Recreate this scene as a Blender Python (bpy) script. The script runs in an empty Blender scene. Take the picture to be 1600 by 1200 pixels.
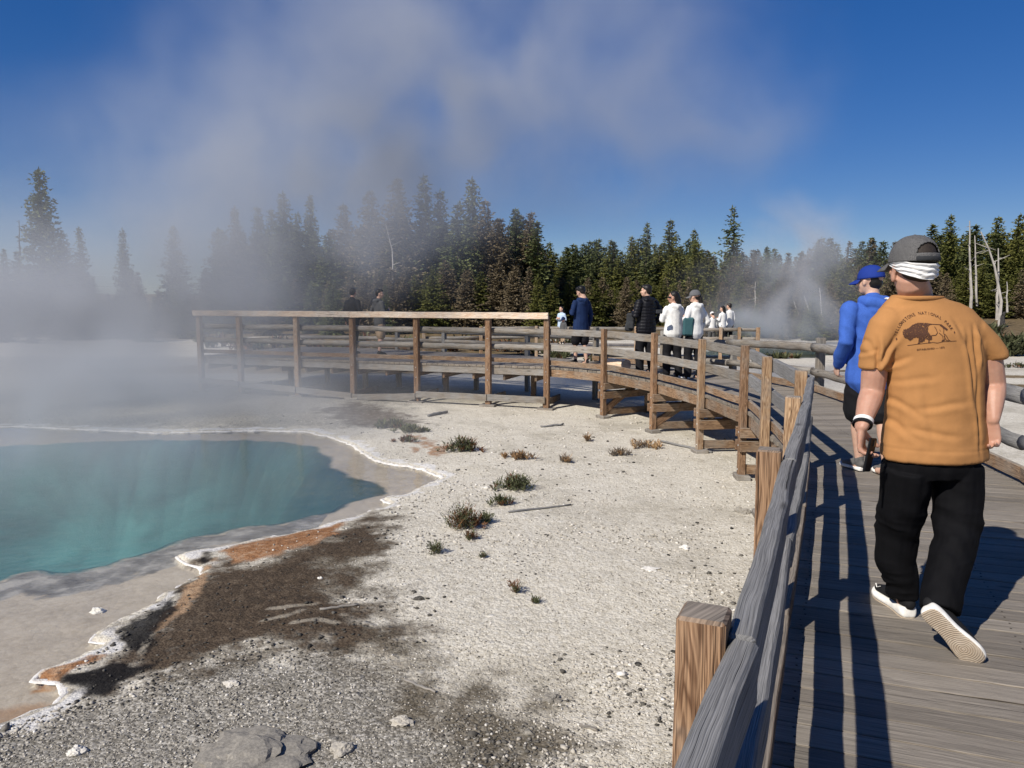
import bpy, bmesh, math, random
import numpy as np
from mathutils import Vector, Matrix, Quaternion
from mathutils import noise as mnoise
from mathutils.bvhtree import BVHTree

random.seed(7)
RNG = np.random.default_rng(11)
scene = bpy.context.scene
COL = scene.collection
V = Vector

# ------------------------------------------------------------------ camera
CAM_Z = 1.51                    # metres above the boardwalk deck (deck top is z = 0)
PITCH = math.atan(135.0 / 1200.0)
CP, SP = math.cos(PITCH), math.sin(PITCH)
cam_d = bpy.data.cameras.new('camera')
cam = bpy.data.objects.new('camera', cam_d)
COL.objects.link(cam)
cam.location = (0, 0, CAM_Z)
cam.rotation_euler = (math.pi / 2 - PITCH, 0, 0)
cam_d.sensor_width = 36.0
cam_d.lens = 27.0
cam_d.clip_start = 0.05
cam_d.clip_end = 4000
scene.camera = cam


def ray(u, v):
    a = (u - 800) / 1200.0
    b = (600 - v) / 1200.0
    return a, b * SP + CP, b * CP - SP


def P(u, v, d):
    """the point seen at photo pixel (u, v) standing d metres ahead of the camera"""
    x, y, z = ray(u, v)
    t = d / y
    return V((x * t, d, CAM_Z + z * t))


def G(u, v, z=0.0):
    """the point seen at photo pixel (u, v) lying at height z"""
    x, y, dz = ray(u, v)
    t = (z - CAM_Z) / dz
    return V((x * t, y * t, z))


# ------------------------------------------------------------------ tagging
def tag(o, label=None, cat=None, group=None, kind=None):
    if label:
        o['label'] = label
    if cat:
        o['category'] = cat
    if group:
        o['group'] = group
    if kind:
        o['kind'] = kind
    return o


def empty(name, loc=(0, 0, 0), rz=0.0):
    o = bpy.data.objects.new(name, None)
    COL.objects.link(o)
    o.location = loc
    o.rotation_euler = (0, 0, rz)
    o.empty_display_size = 0.2
    return o


def link_mesh(name, me, mats, parent=None):
    o = bpy.data.objects.new(name, me)
    COL.objects.link(o)
    for m in (mats if isinstance(mats, (list, tuple)) else [mats]):
        if m is not None:
            me.materials.append(m)
    if parent is not None:
        o.parent = parent
    return o


# ------------------------------------------------------------------ node helpers
def nd(nt, t, ins=None, **props):
    n = nt.nodes.new(t)
    for k, v in props.items():
        setattr(n, k, v)
    if ins:
        for k, v in ins.items():
            s = n.inputs[k]
            if hasattr(v, 'is_linked') or isinstance(v, bpy.types.NodeSocket):
                nt.links.new(v, s)
            else:
                s.default_value = v
    return n


def mix(nt, fac, a, b, blend='MIX'):
    n = nt.nodes.new('ShaderNodeMix')
    n.data_type = 'RGBA'
    n.blend_type = blend
    n.clamp_factor = True
    for idx, val in ((0, fac), (6, a), (7, b)):
        if isinstance(val, bpy.types.NodeSocket):
            nt.links.new(val, n.inputs[idx])
        else:
            n.inputs[idx].default_value = (tuple(val) + (1,))[:4] if isinstance(val, (tuple, list)) else val
    return n.outputs[2]


def mth(nt, op, a, b=None, c=None, clamp=False):
    n = nt.nodes.new('ShaderNodeMath')
    n.operation = op
    n.use_clamp = clamp
    for i, v in enumerate((a, b, c)):
        if v is None:
            continue
        if isinstance(v, bpy.types.NodeSocket):
            nt.links.new(v, n.inputs[i])
        else:
            n.inputs[i].default_value = v
    return n.outputs[0]


def ramp(nt, fac, stops, interp='LINEAR'):
    n = nt.nodes.new('ShaderNodeValToRGB')
    cr = n.color_ramp
    cr.interpolation = interp
    while len(cr.elements) < len(stops):
        cr.elements.new(0.5)
    for e, (p, c) in zip(cr.elements, stops):
        e.position = p
        if isinstance(c, (int, float)):
            c = (c, c, c)
        e.color = (tuple(c) + (1,))[:4]
    nt.links.new(fac, n.inputs[0])
    return n.outputs[0]


def noise(nt, vec, scale, detail=4, rough=0.55, dist=0.0):
    n = nd(nt, 'ShaderNodeTexNoise', {'Scale': scale, 'Detail': detail, 'Roughness': rough, 'Distortion': dist})
    if vec is not None:
        nt.links.new(vec, n.inputs['Vector'])
    return n.outputs[0]


def new_mat(name):
    m = bpy.data.materials.new(name)
    m.use_nodes = True
    nt = m.node_tree
    b = nt.nodes['Principled BSDF']
    return m, nt, b


def setin(nt, node, key, val):
    s = node.inputs[key]
    if isinstance(val, bpy.types.NodeSocket):
        nt.links.new(val, s)
    else:
        s.default_value = (tuple(val) + (1,))[:4] if isinstance(val, (tuple, list)) and len(s.default_value) == 4 else val


def bump(nt, bsdf, height, strength=0.4, dist=0.01):
    n = nd(nt, 'ShaderNodeBump', {'Strength': strength, 'Distance': dist})
    nt.links.new(height, n.inputs['Height'])
    nt.links.new(n.outputs[0], bsdf.inputs['Normal'])
    return n


def simple_mat(name, col, rough=0.7, var=0.15, scale=30.0, bmp=0.0, bscale=200.0, spec=0.3, metal=0.0, sheen=0.0):
    m, nt, b = new_mat(name)
    pos = nd(nt, 'ShaderNodeTexCoord').outputs['Object']
    f = noise(nt, pos, scale, 4)
    c = mix(nt, ramp(nt, f, [(0.3, 0.0), (0.7, 1.0)]), tuple(x * (1 - var) for x in col), tuple(min(1, x * (1 + var)) for x in col))
    setin(nt, b, 'Base Color', c)
    b.inputs['Roughness'].default_value = rough
    b.inputs['Specular IOR Level'].default_value = spec
    b.inputs['Metallic'].default_value = metal
    if sheen:
        b.inputs['Sheen Weight'].default_value = sheen
    if bmp:
        bump(nt, b, noise(nt, pos, bscale, 3), bmp, 0.002)
    return m


def wood_mat(name, dark, light, grey, greyness=0.5, rough=0.85, vs=34.0, ringf=60.0, rk=.4, topg=.85):
    """weathered timber; UV u runs along the grain in metres"""
    m, nt, b = new_mat(name)
    uv = nd(nt, 'ShaderNodeUVMap', uv_map='UVMap').outputs[0]
    tint = nd(nt, 'ShaderNodeAttribute', attribute_name='tint').outputs['Fac']
    warp = noise(nt, uv, 3.0, 2)
    sep = nd(nt, 'ShaderNodeSeparateXYZ', {0: uv})
    vy = mth(nt, 'ADD', sep.outputs[1], mth(nt, 'MULTIPLY', warp, 0.02))
    v1 = nd(nt, 'ShaderNodeCombineXYZ', {0: mth(nt, 'MULTIPLY', sep.outputs[0], 1.6), 1: mth(nt, 'MULTIPLY', vy, vs)}).outputs[0]
    v2 = nd(nt, 'ShaderNodeCombineXYZ', {0: mth(nt, 'MULTIPLY', sep.outputs[0], 5.0), 1: mth(nt, 'MULTIPLY', vy, vs * 5.5)}).outputs[0]
    g1 = noise(nt, v1, 1.0, 3, 0.6, 0.6)
    g2 = noise(nt, v2, 1.0, 3, 0.6)
    rings = mth(nt, 'SINE', mth(nt, 'MULTIPLY', g1, ringf))
    rings = mth(nt, 'MULTIPLY_ADD', rings, 0.5, 0.5)
    gr = mth(nt, 'ADD', mth(nt, 'MULTIPLY', rings, rk), mth(nt, 'MULTIPLY', g2, 1.1 - rk))
    col = mix(nt, ramp(nt, gr, [(0.25, 0.0), (0.85, 1.0)]), dark, light)
    # silver weathering in large patches
    w = noise(nt, uv, 2.2, 5, 0.65)
    wf = ramp(nt, w, [(max(0.0, 0.62 - greyness * 0.5), 0.0), (min(1.0, 0.9 - greyness * 0.4), 1.0)])
    gcol = mix(nt, ramp(nt, gr, [(0.2, 0.0), (0.9, 1.0)]), tuple(x * 0.6 for x in grey), grey)
    nz = nd(nt, 'ShaderNodeSeparateXYZ', {0: nd(nt, 'ShaderNodeNewGeometry').outputs['True Normal']}).outputs[2]
    wf = mth(nt, 'MAXIMUM', wf, ramp(nt, nz, [(.55, 0.0), (.9, topg)]))
    col = mix(nt, wf, col, gcol)
    # dark cracks along the grain, knots
    v3 = nd(nt, 'ShaderNodeCombineXYZ', {0: mth(nt, 'MULTIPLY', sep.outputs[0], 0.9), 1: mth(nt, 'MULTIPLY', vy, vs * 2.2)}).outputs[0]
    ck = noise(nt, v3, 1.0, 4, 0.7)
    v4 = nd(nt, 'ShaderNodeCombineXYZ', {0: mth(nt, 'MULTIPLY', sep.outputs[0], 3.0), 1: mth(nt, 'MULTIPLY', vy, vs * 13)}).outputs[0]
    g4 = noise(nt, v4, 1.0, 2, 0.6)
    crack = ramp(nt, ck, [(0.33, 0.0), (0.37, 1.0)])
    col = mix(nt, mth(nt, 'SUBTRACT', 1.0, crack), col, tuple(x * 0.35 for x in dark))
    fine = ramp(nt, g4, [(.30, .45), (.48, .98), (.70, 1.32)])
    col = mix(nt, 1.0, col, fine, 'MULTIPLY')
    kn = nd(nt, 'ShaderNodeTexVoronoi', {'Vector': nd(nt, 'ShaderNodeCombineXYZ', {0: mth(nt, 'MULTIPLY', sep.outputs[0], 2.0), 1: mth(nt, 'MULTIPLY', sep.outputs[1], 7.0)}).outputs[0], 'Scale': 1.0})
    kf = ramp(nt, kn.outputs['Distance'], [(0.05, 1.0), (0.13, 0.0)])
    col = mix(nt, mth(nt, 'MULTIPLY', kf, 0.7), col, tuple(x * 0.4 for x in dark))
    col = mix(nt, 1.0, col, nd(nt, 'ShaderNodeCombineColor', {0: tint, 1: tint, 2: tint}).outputs[0], 'MULTIPLY')
    setin(nt, b, 'Base Color', col)
    b.inputs['Roughness'].default_value = rough
    b.inputs['Specular IOR Level'].default_value = 0.25
    h = mth(nt, 'ADD', mth(nt, 'MULTIPLY', g2, 0.5), mth(nt, 'MULTIPLY', crack, 0.8))
    h = mth(nt, 'ADD', h, mth(nt, 'MULTIPLY', g4, .6))
    bump(nt, b, h, 0.8, 0.007)
    return m


# ------------------------------------------------------------------ boards
def wmat(o):
    m = Matrix.Translation(o.location) @ o.rotation_euler.to_matrix().to_4x4()
    return wmat(o.parent) @ m if o.parent else m


class MB:
    """collects oriented boards with UVs along the grain and a tint per board"""

    def __init__(self):
        self.v, self.f, self.uv, self.t = [], [], [], []

    def ring_board(self, rings, tint=None, cap=True):
        """rings: list of 4-point rings; u along, v round the section"""
        ou, ov = random.uniform(0, 40), random.uniform(0, 40)
        tint = random.uniform(0.8, 1.15) if tint is None else tint
        b = len(self.v)
        k = len(rings[0])
        us = [0.0]
        for i in range(1, len(rings)):
            us.append(us[-1] + (sum((Vector(p) for p in rings[i]), V((0, 0, 0))) / k - sum((Vector(p) for p in rings[i - 1]), V((0, 0, 0))) / k).length)
        vs = [0.0]
        for j in range(k):
            vs.append(vs[-1] + (Vector(rings[0][(j + 1) % k]) - Vector(rings[0][j])).length)
        for r in rings:
            self.v += [tuple(p) for p in r]
        for i in range(len(rings) - 1):
            for j in range(k):
                a, c = b + i * k + j, b + i * k + (j + 1) % k
                self.f.append((a, c, c + k, a + k))
                self.uv += [(ou + us[i], ov + vs[j]), (ou + us[i], ov + vs[j + 1]), (ou + us[i + 1], ov + vs[j + 1]), (ou + us[i + 1], ov + vs[j])]
                self.t.append(tint)
        if cap:
            for r, rev, t2 in ((0, True, 0.8), (len(rings) - 1, False, 0.8)):
                idx = [b + r * k + j for j in range(k)]
                if rev:
                    idx = idx[::-1]
                self.f.append(tuple(idx))
                for q in idx:
                    p = self.v[q]
                    self.uv.append((ou + (p[0] + p[1]) * 0.35, ov + p[2] * 0.6 + (p[0] - p[1]) * 0.4))
                self.t.append(tint * t2)

    def board(self, p0, p1, w, h, up=(0, 0, 1), seg=1, jit=0.0, tint=None, skew0=0.0, skew1=0.0):
        """axis p0->p1, width w across, thickness h along 'up'"""
        p0, p1, up = V(p0), V(p1), V(up)
        d = (p1 - p0).normalized()
        s = d.cross(up).normalized()
        u = s.cross(d).normalized()
        rings = []
        for i in range(seg + 1):
            t = i / seg
            c = p0.lerp(p1, t)
            jj = V((random.uniform(-1, 1), random.uniform(-1, 1), random.uniform(-1, 1))) * jit
            sk = skew0 if i == 0 else (skew1 if i == seg else 0.0)
            ring = []
            for a, bb in ((-1, -1), (1, -1), (1, 1), (-1, 1)):
                q = c + s * (a * w / 2) + u * (bb * h / 2) + d * (sk * bb * 0.5) + jj
                q += V((random.uniform(-1, 1), random.uniform(-1, 1), random.uniform(-1, 1))) * (jit * 0.4)
                ring.append(q)
            rings.append(ring)
        self.ring_board(rings, tint)

    def log(self, p0, p1, r, seg=8, k=10, jit=0.006, flat=1.0, tint=None):
        p0, p1 = V(p0), V(p1)
        d = (p1 - p0).normalized()
        s = d.cross(V((0, 0, 1))).normalized()
        u = s.cross(d)
        ph = [random.uniform(-jit, jit) for _ in range(k)]
        rings = []
        for i in range(seg + 1):
            c = p0.lerp(p1, i / seg) + V((random.uniform(-1, 1), random.uniform(-1, 1), random.uniform(-1, 1))) * jit
            ring = []
            for j in range(k):
                a = -2 * math.pi * j / k
                rr = r + ph[j] + random.uniform(-jit, jit) * 0.5
                ring.append(c + s * (-math.cos(a) * rr * flat) + u * (math.sin(a) * rr))
            rings.append(ring)
        self.ring_board(rings, tint)

    def build(self, name, mat, parent=None, bevel=0.0, smooth=False):
        me = bpy.data.meshes.new(name)
        me.from_pydata(self.v, [], self.f)
        uvl = me.uv_layers.new(name='UVMap')
        uvl.data.foreach_set('uv', np.array(self.uv, np.float32).ravel())
        at = me.attributes.new('tint', 'FLOAT', 'FACE')
        at.data.foreach_set('value', np.array(self.t, np.float32))
        me.update()
        if parent is not None:
            me.transform(wmat(parent).inverted())
        o = link_mesh(name, me, mat, parent)
        if smooth:
            me.polygons.foreach_set('use_smooth', [len(p.vertices) == 4 for p in me.polygons])
        if bevel:
            md = o.modifiers.new('edge', 'BEVEL')
            md.width = bevel
            md.segments = 1
            md.limit_method = 'ANGLE'
        return o


def fbm_lattice(seed):
    return np.random.default_rng(seed).random((256, 256)).astype(np.float32)


_LAT = [fbm_lattice(s) for s in range(6)]


def vnoise(x, y, k=0):
    xi, yi = np.floor(x).astype(int), np.floor(y).astype(int)
    fx, fy = x - xi, y - yi
    fx = fx * fx * (3 - 2 * fx)
    fy = fy * fy * (3 - 2 * fy)
    L = _LAT[k % 6]
    a = L[xi % 256, yi % 256]
    b = L[(xi + 1) % 256, yi % 256]
    c = L[xi % 256, (yi + 1) % 256]
    d = L[(xi + 1) % 256, (yi + 1) % 256]
    return (a * (1 - fx) + b * fx) * (1 - fy) + (c * (1 - fx) + d * fx) * fy


def fbm(x, y, octaves=4, k=0):
    s, a, t = 0.0, 0.5, 0.0
    for i in range(octaves):
        s = s + a * vnoise(x * 2 ** i + 17.3 * i, y * 2 ** i + 9.1 * i, k + i)
        t += a
        a *= 0.5
    return s / t


def smooth01(t):
    t = np.clip(t, 0, 1)
    return t * t * (3 - 2 * t)


def sdist(px, py, poly):
    """signed distance to a closed polygon, negative inside"""
    n = len(poly)
    best = np.full(px.shape, 1e18)
    inside = np.zeros(px.shape, bool)
    for i in range(n):
        x0, y0 = poly[i][0], poly[i][1]
        x1, y1 = poly[(i + 1) % n][0], poly[(i + 1) % n][1]
        dx, dy = x1 - x0, y1 - y0
        L = dx * dx + dy * dy + 1e-12
        t = np.clip(((px - x0) * dx + (py - y0) * dy) / L, 0, 1)
        d = (px - x0 - t * dx) ** 2 + (py - y0 - t * dy) ** 2
        best = np.minimum(best, d)
        cond = ((y0 > py) != (y1 > py))
        with np.errstate(divide='ignore', invalid='ignore'):
            xi = x0 + (py - y0) / (dy if abs(dy) > 1e-12 else 1e-12) * dx
        inside ^= cond & (px < xi)
    return np.where(inside, -1, 1) * np.sqrt(best)


# ------------------------------------------------------------------ light and sky
SUN_EL = math.radians(40)
SHADOW_AZ = math.radians(44)        # shadows fall 44 degrees right of straight ahead
sun_to = V((math.sin(SHADOW_AZ) * math.cos(SUN_EL), math.cos(SHADOW_AZ) * math.cos(SUN_EL), -math.sin(SUN_EL)))
sd_ = bpy.data.lights.new('sun', 'SUN')
sd_.energy = 4.9
sd_.angle = math.radians(0.5)
sd_.color = (1.0, 0.94, 0.85)
sun = bpy.data.objects.new('sun', sd_)
COL.objects.link(sun)
sun.rotation_euler = sun_to.to_track_quat('-Z', 'Y').to_euler()
sun.location = (-20, -20, 30)

world = bpy.data.worlds.new('World')
scene.world = world
world.use_nodes = True
wnt = world.node_tree
sky = wnt.nodes.new('ShaderNodeTexSky')
sky.sky_type = 'NISHITA'
sky.sun_disc = False
sky.sun_elevation = SUN_EL
# Blender: rotation 0 puts the sun along +Y, turning clockwise seen from above
sky.sun_rotation = math.radians(180 + 44)
sky.altitude = 2400
sky.air_density = 1.0
sky.dust_density = 0.1
sky.ozone_density = 4.0
bg = wnt.nodes['Background']
hs = wnt.nodes.new('ShaderNodeHueSaturation')
hs.inputs['Saturation'].default_value = 1.7
hs.inputs['Hue'].default_value = .52
gm = wnt.nodes.new('ShaderNodeGamma')
gm.inputs[1].default_value = .62
wnt.links.new(sky.outputs[0], gm.inputs[0])
wnt.links.new(gm.outputs[0], hs.inputs['Color'])
wnt.links.new(hs.outputs[0], bg.inputs[0])
bg.inputs[1].default_value = 0.135

vs_ = scene.view_settings
vs_.view_transform = 'Standard'
vs_.look = 'None'
vs_.exposure = 0.15
vs_.gamma = 1.0
scene.cycles.max_bounces = 8
scene.cycles.diffuse_bounces = 3
scene.cycles.glossy_bounces = 3
scene.cycles.transmission_bounces = 4
scene.cycles.transparent_max_bounces = 12
scene.cycles.volume_bounces = 1
scene.cycles.use_denoising = True
scene.cycles.sample_clamp_indirect = 6.0
# ------------------------------------------------------------------ the hot spring and the ground
def c7(*pts):
    return [(x / 2.181, 650 + y / 2.181) for x, y in pts]


def c8(*pts):
    return [(480 + x / 2.069, 620 + y / 2.069) for x, y in pts]


RIM_Z = -0.97
RIM_PX = c7((0, 1035), (60, 1010), (140, 985), (200, 940), (172, 905), (95, 885), (140, 850), (230, 825), (310, 790), (365, 765),
            (312, 752), (385, 700), (470, 660), (540, 620), (600, 570), (680, 535), (684, 515), (622, 490), (615, 470), (660, 450),
            (730, 445), (840, 420), (950, 400), (1050, 380), (1150, 350), (1250, 320), (1330, 295), (1302, 276), (1380, 260),
            (1440, 235), (1508, 208), (1470, 190), (1450, 175), (1390, 165), (1290, 150), (1240, 120), (1200, 90), (1140, 70),
            (1040, 47), (900, 43), (700, 48), (540, 52))
rim_xy = [G(u, v, RIM_Z) for u, v in RIM_PX]
rim_xy += [V(p + (RIM_Z,)) for p in ((-7.6, 14.4), (-9.8, 14.9), (-12.5, 14.3), (-15.0, 12.0), (-15.6, 9.0), (-13.5, 6.2), (-9.5, 4.6), (-6.4, 3.9), (-4.4, 3.85))]


def densify(pts, step, wob, seed):
    """resample a closed line and give it a scalloped wobble"""
    r = random.Random(seed)
    out = []
    n = len(pts)
    for i in range(n):
        a, b = pts[i], pts[(i + 1) % n]
        L = (b - a).length
        m = max(1, int(L / step))
        nrm = V((-(b - a).y, (b - a).x, 0)).normalized()
        for k in range(m):
            q = a.lerp(b, k / m)
            w = mnoise.noise(q * 2.6 + V((seed, 0, 0))) * 0.6 + mnoise.noise(q * 7.0) * 0.5 + mnoise.noise(q * 16.0) * 0.35
            out.append(q + nrm * w * wob)
    return out


rim_line = densify(rim_xy, 0.05, 0.085, 3)
rim_poly = [(p.x, p.y) for p in rim_line[::2]]
DEEP_PX = c7((0, 540), (40, 522), (100, 515), (170, 520), (280, 505), (370, 490), (430, 465), (520, 440), (600, 410), (720, 388),
             (850, 360), (950, 350), (1060, 325), (1170, 305), (1190, 280), (1310, 250), (1290, 220), (1200, 190), (1130, 165), (1120, 130),
             (1080, 92), (960, 75), (800, 70), (540, 72), (300, 74))
deep_xy = [G(u, v, -1.0) for u, v in DEEP_PX] + [V((-9, 13.2, -1)), V((-12, 12.6, -1)), V((-13.6, 10.5, -1)), V((-12.5, 8.0, -1)), V((-9.0, 6.6, -1)), V((-6.3, 6.1, -1))]
deep_line = densify(deep_xy, 0.12, 0.12, 9)
deep_poly = [(p.x, p.y) for p in deep_line]
POOL2 = [(p.x, p.y) for p in (G(u, v, -1.05) for u, v in ((1060, 549), (1130, 543), (1200, 540), (1280, 541), (1345, 546), (1330, 556), (1270, 560), (1190, 561), (1110, 559)))]


def px_poly(px, z=-0.95):
    return [(p.x, p.y) for p in (G(u, v, z) for u, v in px)]


ax = np.concatenate([-np.geomspace(700, 18.5, 18), np.arange(-18, -7, .13), np.arange(-7, 2.8, .034), np.arange(2.8, 8, .1), np.arange(8, 20, .4), np.geomspace(20.5, 700, 18)])
ay = np.concatenate([np.arange(-30, 2.4, 1.2), np.arange(2.5, 9, .034), np.arange(9, 16, .055), np.arange(16, 26, .2), np.arange(26, 130, 1.3), np.geomspace(131, 1500, 14)])
GX, GY = np.meshgrid(ax, ay)
GXf, GYf = GX.ravel(), GY.ravel()
near = (np.abs(GXf + 5) < 16) & (GYf > 2) & (GYf < 24)


def smask(poly, soft, shift=0.0):
    out = np.zeros(GXf.shape, np.float64)
    d = sdist(GXf[near], GYf[near], poly)
    out[near] = smooth01(0.5 - (d + (shift[near] if hasattr(shift, 'shape') else shift)) / (2 * soft))
    return out


sd_rim = np.full(GXf.shape, 50.0)
sd_rim[near] = sdist(GXf[near], GYf[near], rim_poly)
sd_deep = np.full(GXf.shape, 50.0)
sd_deep[near] = sdist(GXf[near], GYf[near], deep_poly)
sd_p2 = sdist(GXf, GYf, POOL2)

GZ = -0.93 + 0.05 * (fbm(GXf * .45, GYf * .45, 4, 1) - .5) + 0.02 * (fbm(GXf * 3, GYf * 3, 3, 2) - .5) * near
dep = np.exp(-np.maximum(sd_rim, 0) / .45)
GZ = np.where(sd_rim > 0, GZ * (1 - dep) + (-0.985) * dep, GZ)
shelf = -1.055 + .03 * (fbm(GXf * 2.2, GYf * 2.2, 4, 3) - .5) - .02 * smooth01(-sd_rim / .6)
deepf = smooth01(-sd_deep / 1.6)
wall = .18 * smooth01(1 - np.abs(sd_deep + .02) / .35) * (fbm(GXf * 2.5, GYf * 2.5, 4, 4) - .35)
inz = shelf - 1.7 * deepf + wall * .35 * (sd_rim < -.3)
GZ = np.where(sd_rim <= 0, inz, GZ)
GZ = np.where((sd_p2 < 0), -1.3, GZ)
far = smooth01((GYf - 60) / 45) * smooth01((GXf - 5) / 30)
GZ = GZ + far * .55 + .8 * (fbm(GXf * .02, GYf * .02, 3, 5) - .5) * smooth01((GYf - 60) / 80)
GZ = GZ + 4.5 * smooth01((GYf - 140) / 300)

# stains with a shape of their own, read from where they lie on the ground
br = fbm(GXf * 5, GYf * 5, 4, 2) - .5
brs = br * .35
dark = smask(px_poly(c7((700, 462), (640, 520), (690, 545), (610, 600), (560, 650), (480, 685), (390, 715), (395, 780), (330, 830), (225, 870), (215, 900),
                        (330, 945), (430, 905), (520, 865), (700, 825), (860, 800), (1050, 790), (1250, 775), (1380, 740), (1330, 690), (1200, 640),
                        (1130, 600), (1190, 560), (1190, 530), (1120, 505), (1290, 470), (1300, 440), (1270, 400), (1340, 345), (1250, 335), (1180, 380),
                        (1070, 450), (900, 500), (800, 480))), .42, br * .8)
dark = np.maximum(dark, .75 * smask(px_poly([(500, 640), (560, 630), (640, 648), (668, 664), (610, 672), (540, 668)]), .35, br))
track = smask(px_poly(c8((0, 660), (130, 640), (300, 740), (420, 870), (560, 930), (700, 990), (850, 1060), (1000, 1110), (1080, 1200), (700, 1230),
                         (520, 1150), (400, 1060), (300, 950), (250, 870), (0, 800))), .5, br * 1.0)
halo = smask(px_poly(c7((640, 500), (380, 800), (230, 930), (520, 900), (1000, 850), (1420, 790), (1350, 650), (1330, 420), (1360, 330), (1150, 370), (900, 470))), .55, br * 1.0)
track = np.maximum(track, halo * .8)
orange = np.maximum(smask(px_poly(c7((735, 450), (900, 415), (1050, 383), (1190, 352), (1150, 400), (1060, 440), (960, 470), (860, 505), (800, 490))), .12, brs * .7),
                    np.maximum(smask(px_poly(c7((110, 890), (140, 853), (230, 828), (310, 796), (372, 798), (350, 822), (260, 850), (190, 884))), .05, brs * .25),
                               .55 * smask(px_poly(c7((-60, 945), (80, 925), (190, 918), (205, 940), (150, 970), (60, 1000), (-60, 1010))), .07, brs * .2)))
orange = np.maximum(orange, .7 * smask(px_poly([(640, 680), (672, 690), (720, 702), (700, 712), (660, 706)]), .2, br))
tan_ = smask(px_poly(c7((745, 470), (700, 545), (650, 650), (530, 750), (495, 725), (600, 620), (670, 550), (690, 500))), .1, brs * .4)
black = np.maximum(smask(px_poly(c7((600, 590), (480, 675), (385, 720), (400, 790), (500, 795), (560, 720), (620, 650))), .1, brs * .6),
                   smask(px_poly(c7((215, 870), (400, 830), (500, 850), (330, 950), (250, 920))), .1, brs * .6))
black = np.maximum(black, .6 * smask(px_poly(c7((680, 450), (740, 455), (720, 500), (680, 500))), .06, brs * .4))
grey = smask(px_poly(c7((-300, 1150), (100, 1000), (330, 930), (800, 800), (1250, 780), (1500, 930), (1800, 1150), (1900, 1400), (-300, 1400))), .35, br)
grey = np.maximum(grey, .8 * smooth01((GYf - 13.8 + br) / 1.2) * smooth01((-1.0 - GXf + br * 2) / 2.5) * smooth01((34 - GYf) / 4))
inside = (sd_rim < -.01).astype(float)
ledge = (smooth01((.62 - sd_deep + br * .5) / .25) * smooth01((sd_deep + .05) / .12) * (GXf < -2.2) * (GYf < 10)) * inside
deepm = smooth01(-sd_deep / .22 + .5) * inside
deepd = (.25 * smooth01(-sd_deep / 2.5) + .75 * smooth01((-GXf - 1.5) / 4.5)) * inside  # paler teal leftward, partly steam haze and sky reflection put into the colour
# dry grass and brush far behind; patchy growth on the white ground to the right
pg = fbm(GXf * .35, GYf * .35, 4, 0)
grass = np.maximum(smooth01((GYf - 43 - 14 * (pg - .5)) / 5), .8 * smooth01((pg - .56) / .06) * smooth01((GYf - 15) / 6) * smooth01((GXf - 1.0) / 3))
grass = np.maximum(grass, .85 * smooth01((pg - .47) / .08) * smooth01((GXf - 4.7) / .5) * smooth01((9.5 - GYf) / 1.5))
streak = np.zeros(GXf.shape)
for line in (c7((955, 605), (1000, 588), (1060, 585), (1110, 610), (1240, 650), (1330, 692), (1395, 745)), c7((920, 662), (1080, 650)), c7((1000, 712), (1080, 700), (1150, 714)),
             c7((1170, 685), (1285, 718)), c7((900, 700), (980, 690), (1030, 670)), c7((520, 740), (480, 800), (470, 830)), c7((860, 830), (960, 800), (1060, 790)), c7((1225, 790), (1330, 830), (1400, 880))):
    pl = px_poly(line)
    dd = np.full(GXf.shape, 9.0)
    for (x0, y0), (x1, y1) in zip(pl[:-1], pl[1:]):
        ex, ey = x1 - x0, y1 - y0
        t_ = np.clip(((GXf - x0) * ex + (GYf - y0) * ey) / (ex * ex + ey * ey), 0, 1)
        dd = np.minimum(dd, np.hypot(GXf - x0 - t_ * ex, GYf - y0 - t_ * ey))
    streak = np.maximum(streak, smooth01(1 - dd / (.035 + .09 * np.clip(fbm(GXf * 2, GYf * 2, 3, 4) - .3, 0, 1))) * np.clip(fbm(GXf * 6, GYf * 6, 3, 1) * 2.2 - .45, 0, 1))
grass = np.maximum(grass, .92 * smooth01((GYf - 23.6) / 2) * smooth01((.06 * GYf - GXf + 2 * (pg - .5)) / 1.5) * smooth01((GXf + 16 + 8 * (pg - .5)) / 6))
white = smooth01((sd_rim - .02) / .05) * smooth01((.28 - sd_rim + br * .4) / .25) * (1 - dark)



def grid_mesh(name, nx, ny, xs, ys, zs):
    me = bpy.data.meshes.new(name)
    nv = nx * ny
    me.vertices.add(nv)
    me.vertices.foreach_set('co', np.stack([xs, ys, zs], 1).astype(np.float32).ravel())
    i = np.arange((ny - 1) * (nx - 1))
    r, c = i // (nx - 1), i % (nx - 1)
    a = r * nx + c
    q = np.stack([a, a + 1, a + nx + 1, a + nx], 1).astype(np.int32)
    me.loops.add(q.size)
    me.loops.foreach_set('vertex_index', q.ravel())
    me.polygons.add(len(q))
    me.polygons.foreach_set('loop_start', np.arange(0, q.size, 4, dtype=np.int32))
    me.polygons.foreach_set('use_smooth', np.ones(len(q), bool))
    me.update(calc_edges=True)
    return me


gme = grid_mesh('ground', len(ax), len(ay), GXf, GYf, GZ)


def vcol(me, name, r, g, b):
    a = me.attributes.new(name, 'FLOAT_COLOR', 'POINT')
    a.data.foreach_set('color', np.stack([r, g, b, np.ones_like(r)], 1).astype(np.float32).ravel())


vcol(gme, 'stain', dark, orange, black)
vcol(gme, 'soil', track, tan_, grey)
vcol(gme, 'pool', inside, deepm, deepd)
vcol(gme, 'cover', grass, ledge, white)
vcol(gme, 'crust', streak, streak * 0, streak * 0)


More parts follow.
